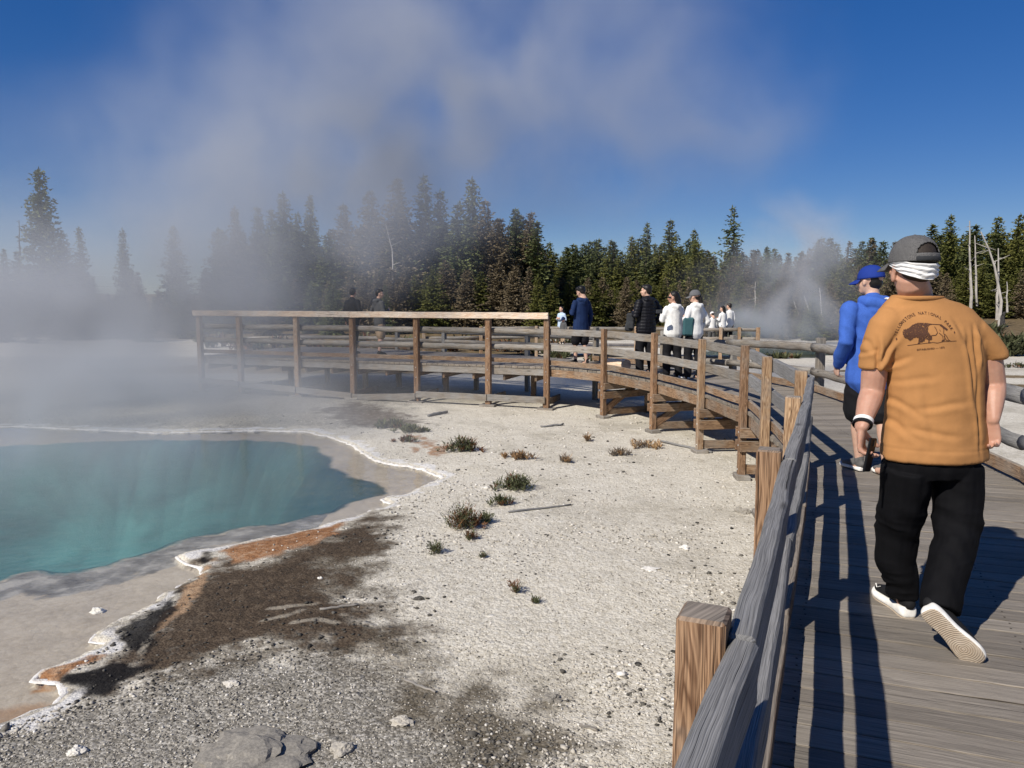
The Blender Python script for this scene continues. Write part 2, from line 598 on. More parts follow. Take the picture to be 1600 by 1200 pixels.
def ground_mat():
    m, nt, b = new_mat('sinter_ground')
    pos = nd(nt, 'ShaderNodeNewGeometry').outputs['Position']

    def att(n):
        a = nd(nt, 'ShaderNodeAttribute', attribute_name=n)
        s = nd(nt, 'ShaderNodeSeparateColor', {0: a.outputs['Color']})
        return s.outputs

    st, so, po, co, cr_ = att('stain'), att('soil'), att('pool'), att('cover'), att('crust')
    vo = nd(nt, 'ShaderNodeTexVoronoi', {'Vector': pos, 'Scale': 62.0})
    vo2 = nd(nt, 'ShaderNodeTexVoronoi', {'Vector': pos, 'Scale': 25.0})
    n1 = noise(nt, pos, 9.0, 6, 0.65)
    n2 = noise(nt, pos, 1.1, 5, 0.6)
    n3 = noise(nt, pos, 150.0, 3, 0.6)
    peb = nd(nt, 'ShaderNodeSeparateColor', {0: vo.outputs['Color']}).outputs[0]
    peb2 = nd(nt, 'ShaderNodeSeparateColor', {0: vo2.outputs['Color']}).outputs[1]
    f = mth(nt, 'ADD', mth(nt, 'MULTIPLY', peb, .5), mth(nt, 'MULTIPLY', peb2, .22))
    f = mth(nt, 'ADD', f, mth(nt, 'MULTIPLY', n1, .5))
    f = mth(nt, 'ADD', f, mth(nt, 'MULTIPLY', n2, .35))
    base = ramp(nt, mth(nt, 'MULTIPLY', f, .8), [(.2, (.19, .165, .125)), (.34, (.42, .38, .30)), (.54, (.55, .505, .415)), (.85, (.68, .64, .55))])
    n5 = noise(nt, pos, .75, 6, .68)
    base = mix(nt, ramp(nt, n5, [(.50, 0.0), (.66, .5)]), base, ramp(nt, n1, [(.3, (.19, .165, .12)), (.7, (.42, .38, .30))]))
    vo5 = nd(nt, 'ShaderNodeTexVoronoi', {'Vector': pos, 'Scale': 9.0})
    lump = mth(nt, 'MULTIPLY', ramp(nt, vo5.outputs['Distance'], [(.12, 1.0), (.3, 0.0)]), ramp(nt, noise(nt, pos, 1.6, 3), [(.52, 0.0), (.62, .8)]))
    base = mix(nt, lump, base, (.74, .71, .64))
    # grey gravel near by
    gcol = ramp(nt, mth(nt, 'ADD', mth(nt, 'MULTIPLY', peb, .6), mth(nt, 'MULTIPLY', n1, .5)), [(.2, (.075, .067, .055)), (.5, (.175, .16, .133)), (.72, (.31, .288, .245)), (.9, (.54, .505, .44))])
    brk = mth(nt, 'MULTIPLY', mth(nt, 'SUBTRACT', n1, .5), 1.3)

    def brkmask(s, lo=.35, hi=.65, k=1.0):
        return ramp(nt, mth(nt, 'ADD', s, mth(nt, 'MULTIPLY', brk, k)), [(lo, 0.0), (hi, 1.0)])

    col = mix(nt, mth(nt, 'MULTIPLY', brkmask(so[2], .25, .85), .85), base, gcol)
    olive = ramp(nt, mth(nt, 'ADD', mth(nt, 'MULTIPLY', peb, .3), mth(nt, 'MULTIPLY', n1, .7)), [(.2, (.055, .044, .028)), (.55, (.135, .113, .08)), (.85, (.30, .265, .21))])
    col = mix(nt, mth(nt, 'MULTIPLY', brkmask(so[0], .25, .8), .9), col, olive)
    wcol = ramp(nt, n1, [(.3, (.5, .49, .47)), (.7, (.78, .76, .73))])
    col = mix(nt, mth(nt, 'MULTIPLY', brkmask(co[2], .4, .7, .8), .8), col, wcol)
    dcol = ramp(nt, mth(nt, 'ADD', mth(nt, 'MULTIPLY', n1, .8), mth(nt, 'MULTIPLY', peb, .2)), [(.3, (.026, .018, .012)), (.55, (.078, .055, .036)), (.8, (.155, .12, .083))])
    col = mix(nt, mth(nt, 'MULTIPLY', brkmask(st[0], .18, .82, .9), .95), col, dcol)
    col = mix(nt, brkmask(so[1], .35, .7, .7), col, ramp(nt, n1, [(.3, (.22, .13, .07)), (.7, (.42, .29, .18))]))
    ocol = ramp(nt, n1, [(.3, (.15, .065, .028)), (.5, (.29, .145, .068)), (.75, (.46, .32, .21))])
    col = mix(nt, brkmask(st[1], .3, .85, 1.2), col, ocol)
    col = mix(nt, mth(nt, 'MULTIPLY', brkmask(st[2], .3, .7, .8), .93), col, (.008, .008, .009))
    col = mix(nt, mth(nt, 'MULTIPLY', brkmask(cr_[0], .2, .7, .9), .7), col, (.34, .30, .235))
    # dry grass
    gr = ramp(nt, noise(nt, pos, 3.0, 6, .7), [(.3, (.05, .045, .02)), (.5, (.16, .115, .06)), (.75, (.30, .22, .13))])
    col = mix(nt, brkmask(co[0], .3, .75, .9), col, gr)
    # under water: grey shelf, rocky ledge, deep blue-green throat
    vo3 = nd(nt, 'ShaderNodeTexVoronoi', {'Vector': pos, 'Scale': 7.0}, feature='DISTANCE_TO_EDGE')
    n4 = noise(nt, pos, 4.5, 6, .65)
    sh = ramp(nt, mth(nt, 'ADD', mth(nt, 'MULTIPLY', n4, .75), mth(nt, 'MULTIPLY', peb2, .18)), [(.2, (.32, .27, .205)), (.5, (.43, .37, .295)), (.8, (.50, .445, .365))])
    sh = mix(nt, ramp(nt, vo3.outputs['Distance'], [(0.0, .35), (.05, 0.0)]), sh, (.30, .26, .20))
    led = ramp(nt, n4, [(.38, (.03, .036, .04)), (.5, (.13, .135, .135)), (.62, (.33, .32, .30))])
    sh = mix(nt, mth(nt, 'MULTIPLY', brkmask(co[1], .4, .75, 1.6), .75), sh, led)
    shor = mth(nt, 'MULTIPLY', st[1], po[0])
    sh = mix(nt, brkmask(shor, .2, .7, .5), sh, (.34, .20, .10))
    dp = mix(nt, po[2], (.010, .038, .043), (.075, .225, .225))
    dp = mix(nt, ramp(nt, noise(nt, pos, .55, 4, .6, .8), [(.4, 0.0), (.7, .8)]), dp, (.012, .045, .050))
    sh = mix(nt, brkmask(po[1], .22, .78, .8), sh, dp)
    col = mix(nt, po[0], col, sh)
    setin(nt, b, 'Base Color', col)
    b.inputs['Roughness'].default_value = .95
    b.inputs['Specular IOR Level'].default_value = .12
    h = mth(nt, 'ADD', mth(nt, 'MULTIPLY', mth(nt, 'SUBTRACT', 1.0, vo.outputs['Distance']), .55), mth(nt, 'MULTIPLY', n1, 1.6))
    h = mth(nt, 'ADD', h, mth(nt, 'MULTIPLY', n3, .35))
    h = mth(nt, 'ADD', h, mth(nt, 'MULTIPLY', mth(nt, 'SUBTRACT', 1.0, vo2.outputs['Distance']), .8))
    h = mth(nt, 'ADD', h, mth(nt, 'MULTIPLY', lump, 1.5))
    bb = bump(nt, b, h, .75, .012)
    nt.links.new(mth(nt, 'MULTIPLY_ADD', po[0], -.55, .75), bb.inputs['Strength'])
    return m


GROUND_MAT = ground_mat()
ground = link_mesh('ground', gme, GROUND_MAT)
tag(ground, 'pale sinter ground of crushed white rock around the hot spring', kind='structure')


def gz(x, y):
    """ground height by nearest grid node"""
    i = min(max(int(np.searchsorted(ay, y)), 0), len(ay) - 1)
    j = min(max(int(np.searchsorted(ax, x)), 0), len(ax) - 1)
    return float(GZ[i * len(ax) + j])


# water sheets
def water_mat(name, tint, rough=.02, bscale=3.0):
    m = bpy.data.materials.new(name)
    m.use_nodes = True
    nt = m.node_tree
    for n in list(nt.nodes):
        if n.type != 'OUTPUT_MATERIAL':
            nt.nodes.remove(n)
    out = [n for n in nt.nodes if n.type == 'OUTPUT_MATERIAL'][0]
    pos = nd(nt, 'ShaderNodeNewGeometry').outputs['Position']
    h = mth(nt, 'ADD', noise(nt, pos, bscale, 3, .5), mth(nt, 'MULTIPLY', noise(nt, pos, bscale * 5, 2, .5), .25))
    bp = nd(nt, 'ShaderNodeBump', {'Strength': .22, 'Distance': .03, 'Height': h})
    ge = nd(nt, 'ShaderNodeNewGeometry')
    dt = nd(nt, 'ShaderNodeVectorMath', {0: ge.outputs['Incoming'], 1: bp.outputs[0]}, operation='DOT_PRODUCT').outputs['Value']
    ct = mth(nt, 'SUBTRACT', 1.0, mth(nt, 'ABSOLUTE', dt), clamp=True)
    frs = mth(nt, 'MULTIPLY_ADD', mth(nt, 'POWER', ct, 5.0), .98, .02)
    tr = nd(nt, 'ShaderNodeBsdfTransparent', {'Color': tint + (1,)})
    gl = nd(nt, 'ShaderNodeBsdfGlossy', {'Color': (1, 1, 1, 1), 'Roughness': rough, 'Normal': bp.outputs[0]})
    mx = nd(nt, 'ShaderNodeMixShader', {0: frs, 1: tr.outputs[0], 2: gl.outputs[0]})
    nt.links.new(mx.outputs[0], out.inputs[0])
    return m


def water_sheet(name, pts, z, mat, label):
    bm = bmesh.new()
    f = bm.faces.new([bm.verts.new((p[0], p[1], z)) for p in pts])
    bmesh.ops.triangulate(bm, faces=[f])
    bm.normal_update()
    for g in bm.faces:
        if g.normal.z < 0:
            g.normal_flip()
    me = bpy.data.meshes.new(name)
    bm.to_mesh(me)
    bm.free()
    o = link_mesh(name, me, mat)
    tag(o, label, kind='structure')
    return o


WATER = water_mat('hot_spring_water', (.97, .975, .96))
water_sheet('hot_spring_water', rim_poly, -1.012, WATER, 'clear blue green hot spring water over a grey shelf')
water_sheet('far_pool_water', POOL2, -1.06, water_mat('far_pool_water', (.55, .7, .78), .05, 2.0), 'blue grey hot pool behind the boardwalk')

# scalloped white rim of sinter round the pool
def rim_mesh():
    n = len(rim_line)
    K = 9
    vs, fs = [], []
    for i in range(n):
        p = rim_line[i]
        t = (rim_line[(i + 1) % n] - rim_line[i - 1])
        t.z = 0
        t.normalize()
        nr = V((t.y, -t.x, 0))
        w = .024 * (0.45 + 0.9 * abs(mnoise.noise(p * 5.0)) + .6 * abs(mnoise.noise(p * 13.0)))
        w *= .75 + .55 * (mnoise.noise(p * .7) + .4)
        w = max(.012, w) * (1.0 + max(0, p.y - 7) * .05)
        for j in range(K):
            a = math.pi * j / (K - 1)
            q = p + nr * (math.cos(a) * w * 1.25)
            hgt = math.sin(a) * w * .85
            k = mnoise.noise(q * 22.0) * .35 + mnoise.noise(q * 55.0) * .3
            vs.append((q.x + k * .012, q.y + k * .012, -1.022 + .01 + hgt * (1 + k)))
    for i in range(n):
        for j in range(K - 1):
            a, b = i * K + j, ((i + 1) % n) * K + j
            fs.append((a, b, b + 1, a + 1))
    me = bpy.data.meshes.new('pool_rim')
    me.from_pydata(vs, [], fs)
    me.update()
    me.polygons.foreach_set('use_smooth', np.ones(len(me.polygons), bool))
    return me


def rim_mat():
    m, nt, b = new_mat('white_sinter')
    pos = nd(nt, 'ShaderNodeNewGeometry').outputs['Position']
    n1 = noise(nt, pos, 14, 5, .6)
    n2 = noise(nt, pos, 90, 4, .6)
    col = ramp(nt, mth(nt, 'ADD', mth(nt, 'MULTIPLY', n1, .6), mth(nt, 'MULTIPLY', n2, .4)), [(.3, (.33, .29, .24)), (.48, (.68, .65, .6)), (.7, (.82, .8, .77))])
    setin(nt, b, 'Base Color', col)
    b.inputs['Roughness'].default_value = .8
    bump(nt, b, n2, .8, .01)
    return m


RIM_MAT = rim_mat()
tag(link_mesh('pool_rim', rim_mesh(), RIM_MAT), 'scalloped white sinter crust edging the hot spring', kind='structure')

# crushed rock
ICO_V = None


def ico():
    bm = bmesh.new()
    bmesh.ops.create_icosphere(bm, subdivisions=1, radius=1.0)
    bm.verts.ensure_lookup_table()
    v = np.array([x.co[:] for x in bm.verts], np.float32)
    f = np.array([[q.index for q in x.verts] for x in bm.faces], np.int32)
    bm.free()
    return v, f


def rock_field(name, xs, ys, zs, rs, shade, mat):
    v0, f0 = ico()
    n = len(xs)
    J = RNG.normal(1.0, .22, (n, len(v0), 1)).astype(np.float32)
    S = np.stack([RNG.uniform(.7, 1.4, n), RNG.uniform(.7, 1.4, n), RNG.uniform(.4, .85, n)], 1)[:, None, :]
    vv = v0[None] * J * S * rs[:, None, None]
    a = RNG.uniform(0, 6.28, n)
    c, s = np.cos(a)[:, None], np.sin(a)[:, None]
    x = vv[..., 0] * c - vv[..., 1] * s + xs[:, None]
    y = vv[..., 0] * s + vv[..., 1] * c + ys[:, None]
    z = vv[..., 2] + (zs + rs * .25)[:, None]
    co = np.stack([x, y, z], 2).reshape(-1, 3).astype(np.float32)
    fa = (f0[None] + (np.arange(n) * len(v0))[:, None, None]).reshape(-1, 3).astype(np.int32)
    me = bpy.data.meshes.new(name)
    me.vertices.add(len(co))
    me.vertices.foreach_set('co', co.ravel())
    me.loops.add(fa.size)
    me.loops.foreach_set('vertex_index', fa.ravel())
    me.polygons.add(len(fa))
    me.polygons.foreach_set('loop_start', np.arange(0, fa.size, 3, dtype=np.int32))
    me.update(calc_edges=True)
    at = me.attributes.new('shade', 'FLOAT', 'POINT')
    at.data.foreach_set('value', np.repeat(shade, len(v0)).astype(np.float32))
    return link_mesh(name, me, mat)


def rock_mat():
    m, nt, b = new_mat('loose_rock')
    s = nd(nt, 'ShaderNodeAttribute', attribute_name='shade').outputs['Fac']
    pos = nd(nt, 'ShaderNodeNewGeometry').outputs['Position']
    n1 = noise(nt, pos, 60, 4, .6)
    f = mth(nt, 'ADD', s, mth(nt, 'MULTIPLY', mth(nt, 'SUBTRACT', n1, .5), .35))
    setin(nt, b, 'Base Color', ramp(nt, f, [(0.0, (.03, .028, .025)), (.35, (.19, .175, .15)), (.65, (.5, .46, .39)), (1.0, (.76, .73, .67))]))
    b.inputs['Roughness'].default_value = .9
    b.inputs['Specular IOR Level'].default_value = .15
    bump(nt, b, n1, .6, .006)
    return m


ROCK = rock_mat()
N = 26000
uu = RNG.uniform(-60, 1240, N)
vv_ = 640 + 580 * RNG.random(N) ** 0.72
gx, gy = [], []
for u, v in zip(uu, vv_):
    q = G(u, v, -.94)
    gx.append(q.x)
    gy.append(q.y)
gx, gy = np.array(gx), np.array(gy)
ok = (sdist(gx, gy, rim_poly[::2]) > .11) & (gy < 18.5)
gx, gy = gx[ok], gy[ok]
_i = np.clip(np.searchsorted(ay, gy), 0, len(ay) - 1) * len(ax) + np.clip(np.searchsorted(ax, gx), 0, len(ax) - 1)
ok = RNG.random(len(gx)) > np.clip(1.5 * (dark[_i] + black[_i] + orange[_i]), 0, .86)
gx, gy = gx[ok], gy[ok]
ii = np.clip(np.searchsorted(ay, gy), 0, len(ay) - 1)
jj = np.clip(np.searchsorted(ax, gx), 0, len(ax) - 1)
gk = ii * len(ax) + jj
rz_ = GZ[gk]
size = .0025 + .0065 * RNG.random(len(gx)) ** 3 + .0006 * gy
shadeclump = fbm(gx * 1.3, gy * 1.3, 4, 2)
size *= .65 + .9 * np.clip((shadeclump - .35) * 2.4, 0, 1)
size *= np.where(RNG.random(len(gx)) < .006, RNG.uniform(1.4, 2.4, len(gx)), 1.0)
shade = np.clip(RNG.normal(.60, .17, len(gx)), .05, 1.0)
dk = dark[gk] * .9 + black[gk]
shade = np.where(RNG.random(len(gx)) < np.clip(dk * 1.6, 0, .985), shade * .24, shade)
shade = np.where(RNG.random(len(gx)) < track[gk] * .7, shade * .45, shade)
shade = np.where(RNG.random(len(gx)) < grey[gk] * .5, shade * .55, shade)
tag(rock_field('gravel', gx, gy, rz_, size, shade, ROCK), 'loose white and grey gravel scattered over the ground', kind='stuff')


nL = 520
lu = 480 + 720 * RNG.random(nL)
lv = 650 + 520 * RNG.random(nL) ** .8
lq = [G(u, v, -.93) for u, v in zip(lu, lv)]
lx, ly = np.array([q.x for q in lq]), np.array([q.y for q in lq])
lk = (fbm(lx * .9, ly * .9, 4, 3) > .47) & (sdist(lx, ly, rim_poly[::3]) > .3)
lx, ly = lx[lk], ly[lk]
lz = np.array([gz(a, b_) for a, b_ in zip(lx, ly)])
tag(rock_field('plant_litter', lx, ly, lz, .004 + .010 * RNG.random(len(lx)) ** 2 + .0012 * ly, np.clip(RNG.normal(.12, .06, len(lx)), 0, .3), ROCK), 'dark specks of plant litter strewn over the pale gravel', kind='stuff')


def stone(px, r, sh, label, squash=.6, z=-.94, seed=0):
    q = G(px[0], px[1], z)
    rnd = random.Random(seed)
    bm = bmesh.new()
    bmesh.ops.create_icosphere(bm, subdivisions=4, radius=r)
    off = V((seed * 3.1, seed, 0))
    sx, sy = rnd.uniform(.8, 1.4), rnd.uniform(.7, 1.1)
    for v in bm.verts:
        n = v.co.normalized()
        k = 1 + .5 * mnoise.noise(n * 1.3 + off) + .22 * mnoise.noise(n * 3.7 + off) + .1 * mnoise.noise(n * 9 + off)
        v.co = V((v.co.x * sx * k, v.co.y * sy * k, max(v.co.z * squash * k, -.15 * r)))
    me = bpy.data.meshes.new('stone')
    bm.to_mesh(me)
    bm.free()
    at = me.attributes.new('shade', 'FLOAT', 'POINT')
    at.data.foreach_set('value', np.full(len(me.vertices), sh, np.float32))
    o = link_mesh('stone', me, ROCK)
    o.location = (q.x, q.y, gz(q.x, q.y) + .05 * r)
    tag(o, label, 'stone')
    return o


stone((1071, 859), .042, .97, 'round white stone lying alone on gravel, nearest the railing', seed=1)
stone((1016, 893), .05, .93, 'flat white stone slab on gravel, left of the lone round one', .28, seed=2)
stone((1160, 801), .085, .45, 'dark hollowed grey rock beside the boardwalk posts', .55, seed=3)
stone((152, 953), .062, 1.0, 'white sinter lump standing in the shallow grey pool shelf', .6, -1.05, seed=4)
stone((390, 1185), .25, .42, 'broad flat grey boulder half buried at the bottom of the view', .22, seed=5)
stone((361, 1069), .035, .75, 'pale stone on gravel below the dark stained patch', seed=6)
stone((627, 1128), .06, .62, 'grey stone on the brown wet track near the bottom', .5, seed=7)
stone((535, 1172), .06, .55, 'rounded grey stone beside the half buried boulder', .6, seed=8)
stone((500, 905), .02, 1.0, 'small bright pebble on the dark brown stain', seed=9)
stone((655, 940), .035, .12, 'small black rock on pale gravel, right of the stain', seed=10)
stone((120, 1172), .045, .85, 'pale stone near the lower left corner of the gravel', .6, seed=11)
stone((862, 1092), .05, .4, 'split dark grey stone on the lower pale gravel', .5, seed=12)
# ------------------------------------------------------------------ timber
W_POST = wood_mat('brown_timber', (.10, .050, .026), (.36, .225, .132), (.34, .30, .25), .2, vs=26)
W_POST2 = wood_mat('tan_timber', (.17, .09, .045), (.48, .33, .2), (.42, .38, .32), .35, vs=26)
W_RAIL = wood_mat('grey_timber', (.085, .082, .078), (.26, .252, .24), (.28, .275, .268), .8, vs=36, ringf=30, rk=.25)
W_LOG = wood_mat('grey_brown_log', (.12, .09, .06), (.33, .27, .2), (.33, .315, .29), .65, vs=24, ringf=30, rk=.28)
W_DECK = wood_mat('deck_timber', (.185, .153, .118), (.335, .288, .23), (.315, .28, .236), .55, vs=34, ringf=22, rk=.22)
W_NEW = wood_mat('fresh_timber', (.56, .36, .23), (.80, .67, .51), (.72, .66, .57), .4, vs=20)
W_EDGE = wood_mat('edge_timber', (.10, .055, .03), (.34, .22, .13), (.33, .29, .24), .35, vs=24)
STEEL = simple_mat('bolt_steel', (.45, .44, .42), .4, metal=.8)

POST_H = .88
PL = [G(u, v, POST_H) for u, v in ((1100, 950), (1203, 698), (1240, 617), (1252, 580))]
PL = [V((p.x, p.y, 0)) for p in PL] + [V((2.80, 8.40, 0)), V((3.10, 10.2, 0)), V((2.96, 11.95, 0)), V((2.56, 13.8, 0)), V((1.87, 15.6, 0))]
PL[0] = V((PL[0].x, PL[0].y, 0))
CORNER = V((.76, 16.72, 0))
F_END = V((-8.1, 19.95, 0))
PRE = V((PL[0].x - .78, PL[0].y - 1.66, 0))
PRE2 = V((PRE.x - .78, PRE.y - 1.66, 0))
LEFT = [PRE2, PRE] + PL + [CORNER]
RIGHT = [V((.75, -2.7, 0)), V((1.55, -.9, 0)), V((2.35, .75, 0)), V((3.06, 2.5, 0)), V((3.72, 4.3, 0)), V((4.26, 6.1, 0)), V((4.62, 8.2, 0)), V((4.86, 10.4, 0)),
         V((4.93, 12.25, 0)), V((4.3, 14.9, 0)), V((3.3, 16.7, 0)), V((2.0, 18.3, 0))]


def catmull(pts, t):
    n = len(pts) - 1
    i = min(int(t), n - 1)
    f = t - i
    p0, p1, p2, p3 = pts[max(i - 1, 0)], pts[i], pts[i + 1], pts[min(i + 2, n)]
    return .5 * ((2 * p1) + (p2 - p0) * f + (2 * p0 - 5 * p1 + 4 * p2 - p3) * f * f + (3 * p1 - p0 - 3 * p2 + p3) * f * f * f)


NS = len(LEFT) - 1


def inset(t):
    """deck edge point, just inside the row of posts, and the inward normal"""
    p = catmull(LEFT, t)
    d = (catmull(LEFT, min(NS, t + .02)) - catmull(LEFT, max(0, t - .02))).normalized()
    n = V((d.y, -d.x, 0))
    return p, n, d


def insetR(t):
    p = catmull(RIGHT, t)
    d = (catmull(RIGHT, min(NS, t + .02)) - catmull(RIGHT, max(0, t - .02))).normalized()
    return p, V((-d.y, d.x, 0)), d


walk = empty('boardwalk', (2.6, 6.0, 0))
tag(walk, 'weathered plank boardwalk curving up to the viewing platform', 'boardwalk')

mb = MB()
t = 0.0
while t < NS - .03:
    la, na, da = inset(t)
    # step so that the middle of the plank is about 14 cm wide
    ra, rn, rd = insetR(t)
    mid = (la + ra) / 2
    dt = .08
    lb, nb, db = inset(min(NS, t + dt))
    rb, _, _ = insetR(min(NS, t + dt))
    L = ((lb + rb) / 2 - mid).length
    dt = dt * .142 / max(L, 1e-4)
    t2 = min(NS, t + dt)
    lb, nb, db = inset(t2)
    rb, rnb, _ = insetR(t2)
    zj = random.uniform(-.0025, .0025)
    g = .0055
    o1 = random.uniform(-.012, .012)
    a0, a1 = la + na * (.055 + o1), ra + rn * .05
    b0, b1 = lb + nb * (.055 + o1), rb + rnb * .05
    ea, eb = (b0 - a0).normalized() * g, (b1 - a1).normalized() * g
    rings = []
    for k in range(5):
        s = k / 4
        p, q = (a0 + ea).lerp(a1 + eb, s), (b0 - ea).lerp(b1 - eb, s)
        w1, w2 = random.uniform(-.0012, .0012), random.uniform(-.0012, .0012)
        rings.append([p + V((0, 0, zj + w1 - .045)), p + V((0, 0, zj + w1)), q + V((0, 0, zj + w2)), q + V((0, 0, zj + w2 - .045))])
    mb.ring_board(rings, random.uniform(.78, 1.18))
    for s_ in (.05, .5, .95):
        for w_ in (.28, .72):
            c_ = (a0.lerp(a1, s_)).lerp(b0.lerp(b1, s_), w_) + V((random.uniform(-.006, .006), random.uniform(-.006, .006), zj + .0008))
            mb.board(c_ - V((.0045, 0, 0)), c_ + V((.0045, 0, 0)), .009, .0024, tint=.22)
    t = t2
mb.build('decking', W_DECK, walk, bevel=.0035)


def curve_board(fn, t0, t1, off, w, z0, z1, n=6, jit=.003, tint=None):
    """a board following an edge line, at 'off' inwards, between heights z0 and z1"""
    m = MB()
    rings = []
    for k in range(n + 1):
        p, nn, d = fn(t0 + (t1 - t0) * k / n)
        j = V((random.uniform(-jit, jit), random.uniform(-jit, jit), random.uniform(-jit, jit)))
        a, b = p + nn * off + j, p + nn * (off + w) + j
        r = [a + V((0, 0, z0)), a + V((0, 0, z1)), b + V((0, 0, z1)), b + V((0, 0, z0))]
        rings.append(r if nn.cross(d).z < 0 else r[::-1])
    m.ring_board(rings, tint)
    return m


def straight(fn, t0, t1, off, w, z0, z1, seg=5, jit=.003, over=.0, tint=None):
    """a straight board from post to post"""
    m = MB()
    p0, n0, _ = fn(t0)
    p1, n1, _ = fn(t1)
    a, b = p0 + n0 * (off + w / 2), p1 + n1 * (off + w / 2)
    d = (b - a).normalized()
    a, b = a - d * over, b + d * over
    zc = V((0, 0, (z0 + z1) / 2))
    m.board(a + zc, b + zc, w, z1 - z0, seg=seg, jit=jit, tint=tint)
    return m


# edge beams and joists under the deck
for i in range(NS):
    straight(inset, i, i + 1, .075, .05, -.21, -.049, over=-.002).build('edge_beam', W_EDGE, walk, .003)
    straight(insetR, i, i + 1, .075, .05, -.21, -.049, over=-.002).build('edge_beam', W_EDGE, walk, .003)


def bolt_at(mbm, p, r=.013):
    pass


def make_bolt(p, nrm, parent, r=.014):
    bm = bmesh.new()
    bmesh.ops.create_uvsphere(bm, u_segments=10, v_segments=6, radius=r)
    q = V(nrm).to_track_quat('Z', 'Y').to_matrix().to_4x4()
    bmesh.ops.scale(bm, verts=bm.verts, vec=(1, 1, .5))
    bm.transform(Matrix.Translation(p) @ q)
    bm.transform(wmat(parent).inverted())
    me = bpy.data.meshes.new('bolt')
    bm.to_mesh(me)
    bm.free()
    return link_mesh('bolt', me, STEEL, parent)


def fence_post(parent, base, top, d, n, size=.096, mat=None, round_top=False):
    m = MB()
    m.board(V((base.x, base.y, base.z)), V((base.x, base.y, top)), size, size, up=n, seg=4, jit=.0015)
    return m.build('post', mat or random.choice([W_POST, W_POST, W_POST2]), parent, .007)


# left railing of the boardwalk
rail_l = empty('boardwalk_railing', (2.5, 7.0, 0))
tag(rail_l, 'timber railing on the pool side of the curved boardwalk, nearest the camera', 'railing')
post_mats = {1: W_POST, 2: W_POST, 3: W_POST, 4: W_POST2, 5: W_POST2, 6: W_POST2, 7: W_POST, 8: W_POST2, 9: W_POST, 10: W_POST}
for i in range(1, NS):
    p, n, d = inset(i)
    zb = gz(p.x, p.y) + .01
    top = POST_H + random.uniform(-.012, .012)
    po = fence_post(rail_l, V((p.x, p.y, zb)), top, d, n, .098, post_mats[i])
    if i >= 3:
        make_bolt(p - n * .051 + V((0, 0, -.29)), -n, po)
        make_bolt(p - n * .051 + V((0, 0, -.47)), -n, po)
        make_bolt(p - n * .051 + V((0, 0, -.80)), -n, po)
for i in range(0, NS):
    ov = .07 if i % 2 else .0
    for (z0, z1) in ((.695, .835), (.355, .495)):
        o = straight(inset, i, i + 1, .050 + .003 * (i % 2), .055, z0 + random.uniform(-.006, .006), z1 + random.uniform(-.006, .006), seg=8, jit=.0035, over=.004).build(
            'rail', W_RAIL if i < 7 else W_LOG, rail_l, .008)
    straight(inset, i, i + 1, .062, .042, .045, .15, over=.002).build('kick_board', W_EDGE, rail_l, .004)

# cross beams, ground ties and footings below each post of the left side
for i in range(3, NS):
    p, n, d = inset(i)
    g = gz(p.x, p.y)
    for (z0, z1, l) in ((-.355, -.222, .62), (-.545, -.40, .85)):
        m = MB()
        side = d * .075
        m.board(p - n * .07 + side + V((0, 0, (z0 + z1) / 2)), p + n * l + side + V((0, 0, (z0 + z1) / 2)), .045, z1 - z0, skew1=-.12)
        m.build('cross_beam', W_POST, walk, .004)
        m = MB()
        m.board(p - n * .05 - side + V((0, 0, (z0 + z1) / 2)), p + n * (l + .5) - side + V((0, 0, (z0 + z1) / 2)), .045, z1 - z0)
        m.build('cross_beam', W_EDGE, walk, .004)
    m = MB()
    m.board(p + n * .06 + V((0, 0, g + .13)), p + n * 1.3 + V((0, 0, g + .10)), .045, .13)
    m.build('ground_tie', W_EDGE, walk, .004)
    m = MB()
    m.board(p - n * .09 + V((0, 0, g + .015)), p + n * .10 + V((0, 0, g + .015)), .26, .09, jit=.008, seg=2)
    m.build('footing', W_LOG, walk, .008)
    if i in (9, 10):
        m = MB()
        m.board(p + n * .03 + V((0, 0, g + .16)), p + n * .95 + V((0, 0, -.25)), .06, .13)
        m.build('brace', W_POST, walk, .004)
    # inner bearing post
    q = p + n * 1.2
    m = MB()
    m.board(V((q.x, q.y, gz(q.x, q.y))), V((q.x, q.y, -.21)), .1, .1, up=n)
    m.build('bearing_post', W_EDGE, walk, .004)
for i in range(2, NS):
    p, n, d = insetR(i)
    for off in (.12,):
        q = p + n * off
        m = MB()
        m.board(V((q.x, q.y, gz(q.x, q.y))), V((q.x, q.y, -.21)), .1, .1, up=n)
        m.build('bearing_post', W_EDGE, walk, .004)

# right railing, turning left to run behind the visitors
rail_r = empty('log_railing', (4.8, 9.0, 0))
tag(rail_r, 'dark log railing along the far side of the boardwalk, behind the walking men', 'railing')
for i in range(2, NS + 1):
    p, n, d = insetR(i)
    h = .86 if i < 9 else .80
    fence_post(rail_r, V((p.x, p.y, gz(p.x, p.y))), h + random.uniform(-.02, .02), d, n, .115, W_LOG)
for i in range(1, NS):
    zt = .80 if i < 8 else (.72 if i > 8 else .76)
    za = .80 if i < 9 else .70
    for zc, r in ((za - .075, .07), (za - .46, .06)):
        p0, n0, _ = insetR(i)
        p1, n1, _ = insetR(i + 1)
        z1 = zc if i != 8 else zc - .08
        m = MB()
        m.log(p0 + n0 * .12 + V((0, 0, zc)), p1 + n1 * .12 + V((0, 0, z1)), r, seg=9, jit=.007, flat=.8)
        m.build('rail', W_RAIL if i < 7 else W_LOG, rail_r, smooth=True)
    straight(insetR, i, i + 1, .085, .045, .03, .14, over=.002).build('kick_board', W_EDGE, rail_r, .004)

